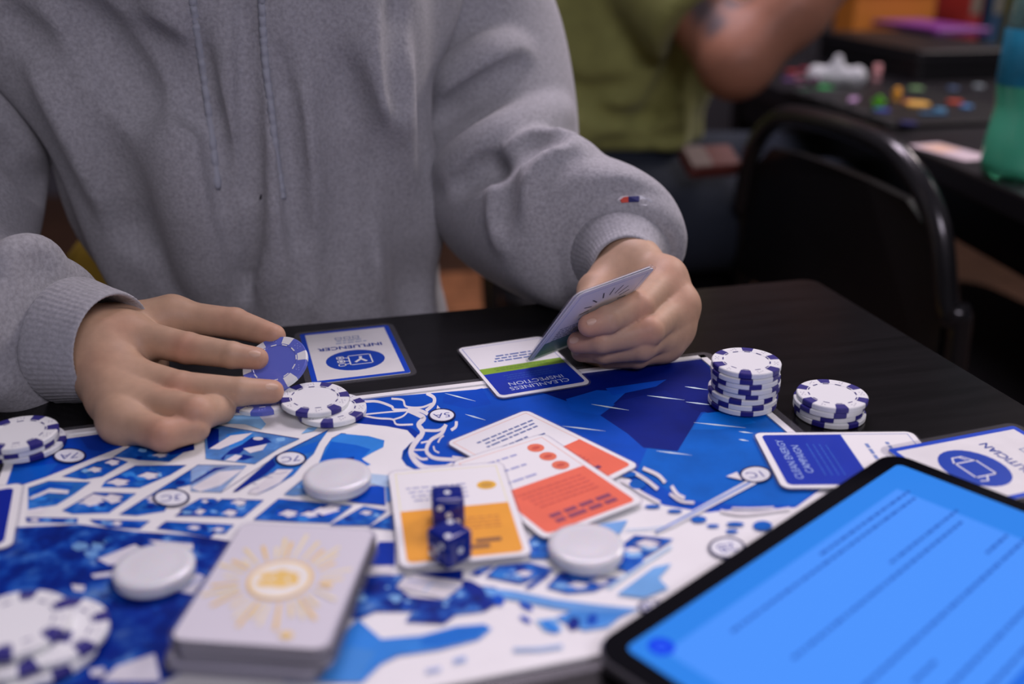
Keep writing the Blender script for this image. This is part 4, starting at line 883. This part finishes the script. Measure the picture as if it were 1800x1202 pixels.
# image-right sleeve (left arm)
PATH = [SHL + np.array([-.035, .0, -.005])] + ELL + [A(1040, 416, .738), A(1088, 430, .718)]
RAD = [.055, .059, .058, .057, .053, .048, .0425]
fdL = sleeve(PATH, RAD, .0032, ([lw[0] + (lw[0]-lw[1])*.4, lw[1], lw[2] - FW*.03], [.026, .030, .034]),
    [([(1012, 268), (965, 298), (935, 350), (925, 420), (945, 468)], .012, .007), ([(1092, 312), (1040, 322), (1005, 352), (990, 402), (992, 462)], .011, .006), ([(1005, 222), (930, 246), (860, 292), (800, 335)], .010, .008), ([(930, 112), (880, 140), (820, 176), (768, 215)], .009, .008), ([(880, 300), (868, 350), (872, 410)], .009, .012)],
    [([(1060, 252), (1000, 282), (965, 332), (957, 402), (968, 472)], .013, .014), ([(1122, 330), (1062, 336), (1025, 376), (1018, 440)], .012, .012), ([(985, 192), (920, 226), (850, 266), (790, 302)], .013, .016), ([(900, 90), (850, 120), (790, 150)], .012, .02), ([(1000, 240), (930, 275), (900, 340), (895, 420)], .012, .014)], (CL0 + (CL1-CL0)*.22, unit(CL1-CL0)))
ax_ = unit(CL1-CL0); u_ = np.array(Vector(ax_).orthogonal().normalized()); w_ = np.cross(ax_, u_)
ring = [CL0 + ax_*.004 + (u_*math.cos(t) + w_*math.sin(t))*(.0335 + .003*math.sin(3*t)) for t in np.linspace(0, 2*math.pi, 25)]
chain(fdL, ring, [.0105 + .0025*math.sin(2*t+1) for t in np.linspace(0, 2*math.pi, 25)], .007)
sub(soft('sleeve', fdL, M_hood, hoodie))
# image-left sleeve (right arm)
PATH2 = [SHR + np.array([.035, .0, -.005])] + ELR + [A(50, 585, .612), A(112, 596, .608)]
RAD2 = [.055, .062, .064, .054, .045, .040, .0365]
fdR = sleeve(PATH2, RAD2, .0032, ([A(40, 600, .614), A(120, 612, .604), A(200, 625, .592)], [.026, .0275, .030]),
    [([(8, 640), (18, 590), (42, 537), (80, 505), (120, 500), (165, 510)], .013, .005), ([(60, 470), (105, 476), (118, 500)], .006, .006), ([(0, 640), (30, 665), (75, 685)], .006, .008), ([(10, 250), (50, 300), (90, 330)], .004, .02)],
    [([(0, 480), (70, 470), (130, 480)], .010, .02), ([(0, 610), (20, 560), (60, 520)], .010, .02), ([(20, 680), (60, 690), (95, 690)], .008, .014)], (CR0 + (CR1-CR0)*.22, unit(CR1-CR0)))
sub(soft('sleeve', fdR, M_hood, hoodie))
# ribbed cuffs: knitted tubes turned back inside
def cuff(c0, c1, r0, r1, th=.0028, nrib=64, squash=None):
    c0 = np.array(c0); c1 = np.array(c1); n = nrib*4; L = np.linalg.norm(c1-c0); t = (c1-c0)/L
    prof = [(0, r0-.004), (.06, r0), (.3, r0+.0022), (.7, r1+.0016), (.93, r1), (1.0, r1-.0008), (1.02, r1-.0016), (.99, r1-th), (.7, r1-th), (.2, r1-th-.001)]
    u = Vector(t).orthogonal().normalized(); w = Vector(t).cross(u); v = []; f = []
    for s_, r in prof:
        for k in range(n):
            a = 2*math.pi*k/n; rb = r*(1 + .005*math.cos(nrib*a) + .02*math.sin(2*a+1))
            v.append(Vector(c0 + t*L*s_) + (u*math.cos(a) + w*math.sin(a))*rb)
    for i in range(len(prof)-1):
        for k in range(n): l = (k+1) % n; f.append((i*n+k, i*n+l, (i+1)*n+l, (i+1)*n+k))
    return sub(pydata('cuff', v, f, M_rib, hoodie, True))
cuff(CR0, CR1, .0365, .0335)
cuff(CL0, CL1, .0365, .0250, nrib=56)
# embroidered mark on the sleeve above the cuff
def decal(fd, px, c, name='logo_patch', lift=.0012):
    pts = [surf(fd, *q) for q in px]; pts = [p - FW*lift for p in pts if p is not None]
    if len(pts) > 2:
        P_ = pts + [p + FW*.0014 for p in pts]; n = len(pts)
        f = [tuple(range(n)), tuple(range(2*n-1, n-1, -1))] + [(i, (i+1) % n, n+(i+1) % n, n+i) for i in range(n)]
        return sub(pydata(name, P_, f, mat('thread_%d_%d_%d' % c, pc(*c), .8), hoodie))
decal(fdL, [(1084, 353), (1090, 346), (1110, 343), (1128, 344), (1144, 351), (1146, 358), (1134, 362), (1122, 358), (1100, 360), (1088, 358)], (196, 188, 208), lift=.0011)
decal(fdL, [(1090, 352), (1096, 347), (1106, 346), (1106, 356), (1092, 357)], (196, 70, 60), 'logo_red', .0022); decal(fdL, [(1104, 346), (1123, 345), (1123, 355), (1104, 356)], (30, 32, 92), 'logo_blue', .0023)
# thin bracelet under the cuff
bt = tube_mesh([Vector(lw[1] + (lw[2]-lw[1])*.35) + (Vector(RT)*math.cos(t) + Vector(UP*.9 + FW*.35)*math.sin(t))*.0215 for t in np.linspace(0, 2*math.pi, 40)], [.0012]*40, 8, cap=False)
br = empty('bracelet', tuple(lw[1])); tag(br, 'thin dark bracelet with a bright bead at the wrist by the cards', 'bracelet')
o = pydata('cord', [Vector(q) - Vector(lw[1]) for q in bt[0]], bt[1], mat('dark_cord', (.015, .012, .012, 1), .5), br, True)
bm = bmesh.new(); bmesh.ops.create_uvsphere(bm, u_segments=12, v_segments=8, radius=.0022, matrix=Matrix.Translation(Vector(A(1052, 466, .685) - lw[1]))); bmobj('bead', bm, mat('bead_metal', (.8, .7, .66, 1), .2, metal=1), br, True)
# trousers
fd = Field((-.50, .40, TZ-.48), (.06, 1.06, TZ-.06), .010)
add_ell(fd, tp(0, -.03, -.20), (.165, .12, .13), Rt, .04)
for s_ in (-1, 1): add_cone(fd, tp(s_*.085, -.03, -.26), tp(s_*.105, .33, -.27), .098, .075, .03); add_cone(fd, tp(s_*.105, .33, -.27), tp(s_*.105, .36, -.40), .072, .062, .03)
own(soft('trousers', fd, mat('trousers_dark', (.02, .02, .026, 1), .8), person))
for s_ in (-1, 1):
    v, f = tube_mesh([tp(s_*.105, .36, -.38), tp(s_*.105, .34, -.55), tp(s_*.105, .32, -.69)], [.062, .05, .046], 20); own(pydata('trouser_leg', v, f, MATS['trousers_dark'], person, True))
    bm = bmesh.new(); c_ = tp(s_*.105, .38, -.71); bmesh.ops.create_uvsphere(bm, u_segments=20, v_segments=10, radius=1, matrix=Matrix.Translation((c_[0], c_[1], .045)) @ Matrix.Rotation(YAW, 4, 'Z') @ Matrix.Diagonal((.048, .125, .044, 1))); own(bmobj('shoe', bm, mat('shoe_dark', (.015, .015, .018, 1), .6), person, True))
# the yellow-backed chair he sits on
ch = empty('yellow_chair', (TO[0], TO[1]+.05, 0), (0, 0, YAW)); tag(ch, 'yellow shell chair, a sliver of its back showing behind the grey hoodie', 'chair')
M_yel = mat('yellow_plastic', (.52, .36, .05, 1), .45)
bm = bmesh.new(); slab(bm, rrect(.44, .42, .07), TZ-.405, TZ-.375, .008); bmobj('seat', bm, M_yel, ch)
v = []; f = []; n = 24; rows = 8; SH_ = -.075
for th_ in (0, .012):
    for i in range(rows+1):
        c_ = -.37 + .355*i/rows; w_ = .19*(1 - .10*(i/rows)**4)
        for k in range(n+1):
            u = k/n*2-1; v.append((w_*u + SH_, .17 + .02*i/rows - .07*u*u + th_, TZ + c_ - (.06*max(0, abs(u)-.6)**2/.16 if i == rows else 0)))
N1_ = (rows+1)*(n+1)
for i in range(rows):
    for k in range(n):
        q = i*(n+1)+k; f.append((q, q+1, q+n+2, q+n+1)); f.append((N1_+q, N1_+q+n+1, N1_+q+n+2, N1_+q+1))
for k in range(n): q = rows*(n+1)+k; f.append((q, q+1, N1_+q+1, N1_+q))
for i in range(rows):
    for k in (0, n): q = i*(n+1)+k; f.append((q, q+n+1, N1_+q+n+1, N1_+q))
pydata('backrest', v, f, M_yel, ch, True)
for sx in (-1, 1):
    for sy in (-1, 1):
        v, f = tube_mesh([(sx*.16, sy*.15, TZ-.40), (sx*.21, sy*.20, .0)], [.012, .010], 12); pydata('leg', v, f, mat('chrome', (.5, .5, .52, 1), .25, metal=1), ch, True)
# ------------------------------------------------------------------ background: person in green, chair, second table and what is on it
p2 = empty('person', (.25, 1.62, 0)); tag(p2, 'person in an olive green T-shirt and jeans seated behind, tattooed arm raised', 'person')
P2O = np.array([.25, 1.62, 0])
def own2(o): o.location = -P2O; return o
sk = np.array(pc(150, 98, 84)[:3]); tat = np.array(pc(70, 66, 78)[:3])
elb = A(1294, 106, 1.36); shd = A(1170, -60, 1.43); wri = A(1500, -70, 1.34)
fd = Field((.02, 1.18, TZ-.32), (.92, 1.98, TZ+.72), .0078)
add_cone(fd, shd, elb, .054, .047, .02); add_ell(fd, elb + np.array([0, 0, -.006]), (.046, .046, .043), None, .02); add_cone(fd, elb, A(1390, 16, 1.35), .047, .049, .02); add_cone(fd, A(1390, 16, 1.35), wri, .049, .030, .02)
hb = wri + np.array([.02, -.01, .06]); add_cone(fd, wri, hb, .030, .034, .015)
for k in range(4): add_cone(fd, hb + np.array([.0, -.024+.016*k, .01]), hb + np.array([-.05, -.022+.015*k, .055]), .0095, .008, .004)
add_cone(fd, hb, hb + np.array([-.04, -.04, .02]), .012, .009, .006)
tc2 = A(1060, 130, 1.62); ax2 = np.array([0, 0, 1])
add_ell(fd, tc2 + np.array([0, .02, .02]), (.14, .12, .26), None, .03); add_cone(fd, tc2 + np.array([.03, 0, .22]), shd, .07, .058, .03); add_cone(fd, tc2 + np.array([.02, .0, .24]), tc2 + np.array([.10, .0, .38]), .06, .055, .02)
add_ell(fd, tc2 + np.array([.13, 0, .46]), (.098, .078, .115), None, .012); add_ell(fd, tc2 + np.array([.21, 0, .41]), (.045, .05, .055), None, .02); add_cone(fd, tc2 + np.array([.228, 0, .475]), tc2 + np.array([.246, 0, .44]), .009, .013, .01)
for s_ in (-1, 1): add_ell(fd, tc2 + np.array([.12, s_*.078, .45]), (.02, .01, .03), None, .006)
v_, f_ = nets(fd); v_ = relax(v_, f_, 2); c_ = np.tile(np.append(sk, 1), (len(v_), 1))
for x, y, r_, am in ((1240, 25, .020, .85), (1262, 42, .014, .8), (1285, 8, .016, .8), (1228, 5, .018, .8), (1318, 0, .012, .5), (1250, 55, .012, .6)):
    q = surf(fd, x, y, 1.2, 2.2)
    if q is not None: t = np.exp(-(((v_-q)**2).sum(1)/(r_*r_))**1.5)*am; c_[:, :3] = c_[:, :3]*(1-t[:, None]) + tat*t[:, None]
own2(quads_mesh('body', v_, f_, M_skin, p2, c_))
M_green = mat('tshirt_olive', pc(128, 124, 76), .85, noise=(60, .9, 1.08), sheen=.15)
fd = Field((.0, 1.24, TZ-.20), (.56, 1.99, TZ+.42), .0075)
hem = A(1080, 275, 1.60)
X, Y, Z = fd.pts((slice(None),)*3)
zc = (Z - TZ); cx_ = .150 + .10*np.clip(zc, -.2, .5); cy_ = 1.63
wa = .160 + .03*np.clip(zc/.2, 0, 1) - .10*np.clip((zc-.24)/.14, 0, 1); wb = .135 + .0*zc - .05*np.clip((zc-.24)/.14, 0, 1)
an = np.arctan2(X-cx_, Y-cy_)
fd.F = ((((np.abs((X-cx_)/wa)**2.3 + np.abs((Y-cy_)/wb)**2.3)**(1/2.3)) - 1)*.13 - .004*np.sin(6*an + 22*zc) - .003*np.sin(11*an - 30*zc)).astype(np.float32)
fd.F = np.maximum(fd.F, np.maximum(zc - .37, -.05 - zc) + 0*X).astype(np.float32)
sv = A(1285, 96, 1.37); ad_ = (elb-shd)/np.linalg.norm(elb-shd); g_ = Field(fd.lo, fd.lo + fd.res*(fd.n-1), fd.res); add_cone(g_, shd + np.array([-.05, .02, .02]), sv, .080, .072, .03)
hp = A(1229, 44, 1.39); g_.F = np.maximum(g_.F[:fd.n[0], :fd.n[1], :fd.n[2]], ((X-hp[0])*ad_[0] + (Y-hp[1])*ad_[1] + (Z-hp[2])*ad_[2])).astype(np.float32); fd.F = smin(fd.F, g_.F, .02)
for px, r_, k_ in (([(1200, 60), (1170, 150), (1120, 230)], .008, .02), ([(1010, 170), (1080, 210), (1180, 200)], .006, .02), ([(960, 120), (1020, 160), (1100, 150)], .006, .02), ([(1040, 260), (1110, 255), (1190, 240)], .006, .02)): fold(fd, px, r_, k_, 0, sub=True)
own2(soft('tshirt', fd, M_green, p2))
fd = Field((-.06, 1.26, TZ-.42), (.80, 2.0, TZ+.02), .010)
add_ell(fd, (.14, 1.64, TZ-.14), (.165, .155, .13), None, .03); add_cone(fd, (.18, 1.54, TZ-.16), (.62, 1.57, TZ-.15), .098, .078, .03); add_cone(fd, (.18, 1.75, TZ-.16), (.62, 1.80, TZ-.15), .098, .078, .03)
own2(soft('jeans', fd, mat('denim', pc(26, 32, 48), .85, noise=(200, .8, 1.2)), p2))
for y_ in (1.57, 1.80):
    v, f = tube_mesh([(.63, y_, TZ-.15), (.66, y_, TZ-.28), (.66, y_, .10)], [.075, .066, .05], 20); own2(pydata('trouser_leg', v, f, MATS['denim'], p2, True))
    bm = bmesh.new(); bmesh.ops.create_uvsphere(bm, u_segments=20, v_segments=10, radius=1, matrix=Matrix.Translation((.72, y_, .05)) @ Matrix.Diagonal((.135, .05, .05, 1))); own2(bmobj('shoe', bm, MATS['shoe_dark'], p2, True))
# stool chair under him
M_ck = mat('chair_black', (.008, .008, .009, 1), .38); M_tube = mat('tube_black', (.014, .014, .015, 1), .22, coat=.3)
def chair(name, loc, rz, label, w=.40, top=.84):
    r = empty(name, loc, (0, 0, rz)); tag(r, label, 'chair')
    h = w/2; arch = spline([(-h, 0, .0), (-h, -.005, .30), (-h, -.02, .60), (-h+.006, -.033, top-.16), (-h+.036, -.040, top-.07), (-h+.09, -.044, top-.02), (-h+.16, -.045, top), (h-.16, -.045, top), (h-.09, -.044, top-.02), (h-.036, -.040, top-.07), (h-.006, -.033, top-.16), (h, -.02, .60), (h, -.005, .30), (h, 0, 0)], 6)
    v, f = tube_mesh(arch, [.0135]*len(arch), 14); pydata('back_frame', v, f, M_tube, r, True)
    pts = [(x, z) for x, z in [(-h+.012, .52), (h-.012, .52), (h-.014, top-.16), (h-.040, top-.09), (h-.09, top-.055), (h-.16, top-.048), (0, top-.046), (-h+.16, top-.048), (-h+.09, top-.055), (-h+.04, top-.09), (-h+.014, top-.16)]]
    bm = bmesh.new(); A0 = [bm.verts.new((x, -.030-.02*(1-(x/h)**2), z)) for x, z in pts]; B0 = [bm.verts.new((x, -.018-.02*(1-(x/h)**2), z)) for x, z in pts]
    bm.faces.new(A0); bm.faces.new(B0[::-1])
    for i in range(len(pts)): bm.faces.new((A0[i], A0[(i+1) % len(pts)], B0[(i+1) % len(pts)], B0[i]))
    bmobj('back_panel', bm, M_ck, r)
    bm = bmesh.new(); slab(bm, [(x, y+.20) for x, y in rrect(w-.02, .40, .06)], .43, .475, .012); bmobj('seat', bm, M_ck, r)
    for s_ in (-1, 1):
        v, f = tube_mesh([(s_*(h-.02), .08, .44), (s_*h, .42, 0)], [.0115]*2, 12); pydata('leg', v, f, M_tube, r, True)
    v, f = tube_mesh([(-h, .30, .14), (h, .30, .14)], [.009]*2, 10); pydata('stretcher', v, f, M_tube, r, True)
    return r
qa, qb = A(1632, 300, 1.0), A(1258, 190, 1.42); mid = (qa+qb)/2; crz = math.atan2(qa[1]-qb[1], qa[0]-qb[0])
sd_ = np.array([-math.sin(crz), math.cos(crz)]); mid[:2] += sd_*.088
chair('metal_chair', (mid[0], mid[1], 0), crz, 'empty black metal chair with rounded back beside the game table', w=float(np.linalg.norm((qa-qb)[:2]))+.01, top=TZ+.042)
chair('metal_chair', (-.02, 1.66, 0), math.radians(-90), 'black metal chair the person in green sits on, hidden by the hoodie sleeve', w=.42, top=.80)
# second table with a dark cloth
tb = empty('side_table', (1.27, 1.90, 0), (0, 0, math.radians(-24))); 
e0, e1 = tab(1600, 258), tab(1800, 345); ea = math.atan2(e1[1]-e0[1], e1[0]-e0[0]); 
S2W, S2D = 1.9, .95
ed = np.array([math.cos(ea), math.sin(ea)]); en = np.array([-ed[1], ed[0]])
if en[1] < 0: en = -en
ctr = e1[:2] - ed*.28 + en*S2D/2
tb.location = (ctr[0], ctr[1], 0); tb.rotation_euler = (0, 0, math.atan2(en[1], en[0]) - math.pi/2); tag(tb, 'long black table in the background covered with game pieces', 'table')
M_t2 = mat('black_top', (.012, .011, .013, 1), .36)
bm = bmesh.new(); slab(bm, rrect(S2W, S2D, .02), TZ-.03, TZ, .003); bmobj('table_top', bm, M_t2, tb)
bm = bmesh.new()
for y_ in (-1, 1): box(bm, (0, y_*(S2D/2-.06), TZ-.07), (S2W-.16, .02, .08))
bmobj('apron', bm, M_t2, tb)
for sx in (-1, 1):
    for sy in (-1, 1):
        bm = bmesh.new(); box(bm, (sx*(S2W/2-.07), sy*(S2D/2-.07), (TZ-.03)/2), (.05, .05, TZ-.03), bev=.004); bmobj('leg', bm, M_t2, tb)
ORI = tb.rotation_euler[2]
def flat(name, px, py, w, d, h, col, label, cat, group=None, rz=0, z=0, bev=.002, rough=.45, r=.004):
    p = tab(px, py, z); root = empty(name, (p[0], p[1], TZ+z+.0003), (0, 0, ORI+rz)); tag(root, label, cat, group)
    bm = bmesh.new(); slab(bm, rrect(w, d, r), 0, h, min(bev, h/3)); bmobj('body', bm, mat('m_'+name+'_%d_%d_%d' % col, pc(*col), rough), root); return root
# black player tray, pink leaflet, purple folder on a black case, orange box, white cloth
tr = flat('player_tray', 1590, 190, .34, .26, .008, (16, 15, 18), 'flat black player board scattered with coloured pieces', 'game board', rz=.1)
for i in range(5):
    bm = bmesh.new(); box(bm, (-.13 + .065*i, -.115, .0095), (.05, .02, .003), bev=.001); bmobj('slot', bm, mat('slot_grey', pc(34, 32, 38), .5), tr)
lf_ = flat('leaflet', 1672, 268, .105, .05, .0012, (196, 170, 190), 'pale pink leaflet lying at the front edge of the far table', 'leaflet', rz=.25, bev=.0003)
bm = bmesh.new(); box(bm, (-.02, 0, .0014), (.04, .035, .0003)); bmobj('picture', bm, mat('leaflet_peach', pc(206, 160, 150), .5), lf_)
cs_ = flat('storage_case', 1600, 118, .40, .22, .055, (12, 11, 14), 'black storage case standing on the far table', 'case', rz=.1, r=.012)
bm = bmesh.new(); slab(bm, rrect(.405, .225, .012), .038, .043); bmobj('lid_seam', bm, mat('seam', (.02, .02, .022, 1), .3), cs_)
pp = flat('folder', 1632, 52, .25, .13, .012, (112, 46, 128), 'bright purple folder lying on the black case', 'folder', z=.0565, rz=.15)
bm = bmesh.new(); box(bm, (0, -.07, .0125), (.22, .006, .002), bev=.0005); bmobj('spine', bm, mat('purple_dark', pc(86, 34, 104), .4), pp)
p = A(1556, 4, 2.42); ob = empty('orange_box', (p[0], p[1], TZ), (0, 0, .1)); tag(ob, 'orange cardboard box at the back of the far table', 'box')
hgt = float(A(1560, 27, 2.35)[2]-TZ); 
bm = bmesh.new(); slab(bm, rrect(.20, .12, .004), 0, .16, .003); bmobj('carton', bm, mat('orange_card', pc(190, 110, 40), .6), ob)
bm = bmesh.new(); slab(bm, rrect(.206, .126, .004), .12, .163, .003); bmobj('lid', bm, mat('orange_lid', pc(206, 124, 48), .6), ob)
bks = [(190, 60, 60), (60, 90, 130), (150, 140, 50), (70, 110, 70), (120, 120, 140), (60, 60, 110)]
for i, c_ in enumerate(bks):
    p = A(1690 + i*36, -20, 2.42); r_ = empty('game_box', (p[0], p[1], TZ), (0, 0, .1 + .05*(i % 3))); tag(r_, ['red', 'slate blue', 'mustard', 'dull green', 'grey', 'indigo'][i] + ' game box standing upright at the back of the far table', 'game box', 'upright game boxes')
    bm = bmesh.new(); slab(bm, rrect(.032, .16, .002), 0, .20 - .012*(i % 3), .002); bmobj('carton', bm, mat('gb_%d' % i, pc(*c_, k=.6), .5), r_)
    bm = bmesh.new(); box(bm, (0, -.0805, .11), (.022, .002, .06)); bmobj('spine_label', bm, mat('gbl', pc(150, 140, 130, k=.6), .5), r_)
wc_ = A(1478, 68, 1.80); fd = Field(wc_ - .09, wc_ + .09, .004); b0 = np.array([wc_[0], wc_[1], TZ+.004])
for dx, dy, hh, rr_ in ((0, 0, .045, .020), (-.03, .01, .02, .022), (.03, -.01, .018, .022), (.01, .03, .025, .02)): add_cone(fd, b0 + np.array([dx, dy, .012]), b0 + np.array([dx*.3, dy*.3, hh]), rr_, .008, .012)
fd.F = np.maximum(fd.F, (TZ + .0006 - fd.pts((slice(None),)*3)[2]) + 0*fd.F); cl = soft('napkin', fd, mat('napkin_white', pc(176, 170, 186), .8)); tag(cl, 'crumpled white napkin on the far table beside the raised arm', 'napkin')
# loose coloured game pieces, each a piece of its own
pieces = [(1392, 128, 'red'), (1404, 138, 'pink'), (1416, 124, 'crimson'), (1430, 131, 'magenta'), (1442, 140, 'violet'), (1454, 128, 'rose'), (1470, 124, 'teal'), (1494, 128, 'rust'), (1408, 150, 'mauve'), (1432, 149, 'plum'), (1462, 142, 'lilac'), (1480, 146, 'lavender'), (1386, 142, 'purple'), (1420, 160, 'jade'),
          (1452, 158, 'green'), (1540, 134, 'blush'), (1575, 170, 'amber'), (1612, 187, 'orange'), (1596, 182, 'brick'), (1543, 186, 'lime'), (1550, 197, 'royal'), (1500, 177, 'orchid'), (1610, 158, 'sage'), (1652, 196, 'azure'), (1640, 201, 'sky'), (1678, 182, 'scarlet'), (1698, 190, 'cobalt'), (1720, 154, 'silver'), (1672, 140, 'ash'), (1600, 128, 'cherry'), (1596, 220, 'navy'), (1675, 158, 'denim'), (1560, 105, 'copper'), (1630, 132, 'pewter')]
PCOL = dict(red=(150, 40, 50), pink=(150, 90, 110), crimson=(140, 30, 60), magenta=(130, 50, 90), violet=(90, 60, 110), rose=(150, 80, 90), teal=(20, 120, 100), rust=(140, 60, 40), mauve=(110, 70, 100), plum=(90, 40, 80), lilac=(120, 105, 140), lavender=(115, 105, 145), purple=(90, 50, 110), jade=(20, 110, 70), green=(30, 140, 70), blush=(190, 130, 140), amber=(230, 150, 50), orange=(235, 160, 80), brick=(150, 60, 50), lime=(90, 170, 40), royal=(40, 50, 140), orchid=(170, 130, 180), sage=(110, 140, 100), azure=(60, 110, 150), sky=(50, 90, 130), scarlet=(170, 60, 40), cobalt=(60, 110, 170), silver=(130, 135, 150), ash=(150, 130, 130), cherry=(150, 50, 60), navy=(40, 40, 100), denim=(60, 80, 120), copper=(150, 70, 40), pewter=(110, 100, 120))
def pmesh(kind, col, nm):
    bm = bmesh.new()
    if kind == 0: slab(bm, [(.013*math.cos(t), .013*math.sin(t)) for t in [math.pi*2*i/6 for i in range(6)]], 0, .004, .0008)
    elif kind == 1:                                           # little standing figure
        slab(bm, [(-.008, 0), (-.002, 0), (0, .004), (.002, 0), (.008, 0), (.005, .008), (.010, .011), (.009, .014), (.004, .0145), (.004, .018), (.002, .020), (-.002, .020), (-.004, .018), (-.004, .0145), (-.009, .014), (-.010, .011), (-.005, .008)], -.004, .004)
        for v in bm.verts: v.co = Vector((v.co.x, v.co.z, v.co.y))
    elif kind == 2: slab(bm, rrect(.040, .014, .003), 0, .003, .0006)
    else: lathe(bm, [(0, 0), (.0085, 0), (.0095, .0008), (.0095, .0034), (.0085, .0042), (.006, .0042), (.0055, .0037), (0, .0037)], 18)
    o = bmobj('game_piece', bm, mat('piece_' + nm, pc(*col), .45)); return o
KN = ['hexagonal tile', 'standing figure', 'narrow strip', 'round counter']
for i, (px, py, nm) in enumerate(pieces):
    kind = {'orchid': 2, 'sky': 2, 'green': 2, 'jade': 2, 'blush': 1, 'amber': 1, 'silver': 3, 'lime': 1, 'orange': 0}.get(nm, (0, 3, 0, 3, 1)[i % 5])
    on = 1440 < px < 1720 and 150 < py < 235 and abs(px-1590) < 125
    p = tab(px, py + (6 if kind == 1 else 0), .0085 if on else 0); o = pmesh(kind, PCOL[nm], nm); o.location = (p[0], p[1], TZ + (.0088 if on else .0004)); o.rotation_euler = (0, 0, i*1.7 if kind != 1 else i*.3)
    if nm in ('blush', 'green', 'orange'): o.scale = (1.5, 1.5, 1.4)
    tag(o, f'{nm} {KN[kind]} among the loose pieces on the far table', 'game piece', 'loose game pieces on the far table')
# red and white packet by the jeans
p = A(1248, 284, 1.47); pk = empty('snack_packet', tuple(p), (.5, 0, .3)); tag(pk, 'small red and white packet beside the jeans of the person in green', 'packet')
bm = bmesh.new(); slab(bm, rrect(.085, .05, .008), -.012, .012, .006); bmobj('pouch', bm, mat('packet_red', pc(90, 40, 38), .5), pk)
bm = bmesh.new(); slab(bm, [(x-.024, y) for x, y in rrect(.034, .046, .006)], .010, .0135, .001); bmobj('panel', bm, mat('packet_white', pc(110, 90, 92), .5), pk)
# wooden bench in the dark further back
bp = A(850, 520, 2.25); be = empty('wooden_bench', (bp[0], bp[1], 0), (0, 0, .15)); tag(be, 'orange brown wooden bench on the floor under the bent elbow', 'bench'); M_bn = mat('bench_wood', (.30, .125, .05, 1), .5, noise=(5, .7, 1.2, (8, 1, 1)))
for i in range(4):
    bm = bmesh.new(); box(bm, (0, -.135 + .09*i, float(bp[2])-.012), (.62, .084, .024), bev=.003); bmobj('slat', bm, M_bn, be)
for sx in (-1, 1):
    for sy in (-1, 1):
        bm = bmesh.new(); box(bm, (sx*.27, sy*.13, (float(bp[2])-.024)/2), (.04, .04, float(bp[2])-.024), bev=.003); bmobj('leg', bm, M_bn, be)

# bottle
p = tab(1778, 312); bt_ = empty('drink_bottle', (p[0], p[1], TZ+.0002), (0, 0, .4)); tag(bt_, 'plastic bottle of green drink with a blue label at the right edge', 'bottle')
M_pet = mat('bottle_green', pc(92, 190, 166), .18, trans=.3, coat=.4); R = .036
bm = bmesh.new(); n = 40; prof = [(0, .006), (.016, .004), (.026, .001), (.034, .006), (.0365, .02), (.0355, .045), (.0335, .062), (.0315, .075), (.0315, .085), (.034, .102), (.0345, .105)]
rings = []
for i_, (r_, z_) in enumerate(prof):
    rings.append([bm.verts.new((r_*math.cos(2*math.pi*k/n), r_*math.sin(2*math.pi*k/n), z_ + (.007*(.5+.5*math.cos(5*2*math.pi*k/n)) if .01 < r_ and z_ < .005 else 0))) for k in range(n)] if r_ > 0 else [bm.verts.new((0, 0, z_))])
for a_, b_ in zip(rings, rings[1:]):
    for k in range(n):
        l = (k+1) % n
        bm.faces.new((a_[0], b_[k], b_[l]) if len(a_) == 1 else (a_[k], a_[l], b_[l], b_[k]))
bmobj('lower_bottle', bm, M_pet, bt_, True)
bm = bmesh.new(); lathe(bm, [(.0345, .105), (.0350, .106), (.0350, .164), (.0345, .165)], 40); lab = bmobj('label_sleeve', bm, mat('label_blue', pc(34, 118, 160), .35, noise=(40, .75, 1.2)), bt_, True)
bm = bmesh.new(); lathe(bm, [(.0345, .165), (.0345, .175), (.033, .192), (.026, .21), (.016, .226), (.0135, .232), (.0135, .240)], 40); bmobj('upper_bottle', bm, mat('bottle_clear', pc(120, 150, 156), .1, trans=.7), bt_, True)
bm = bmesh.new(); lathe(bm, [(.0, .239), (.0150, .239), (.0155, .241), (.0155, .254), (.0148, .256), (0, .256)], 30); bmobj('cap', bm, mat('cap_blue', pc(30, 70, 130), .4), bt_, True)
# small printed ring near the shoulder of the label
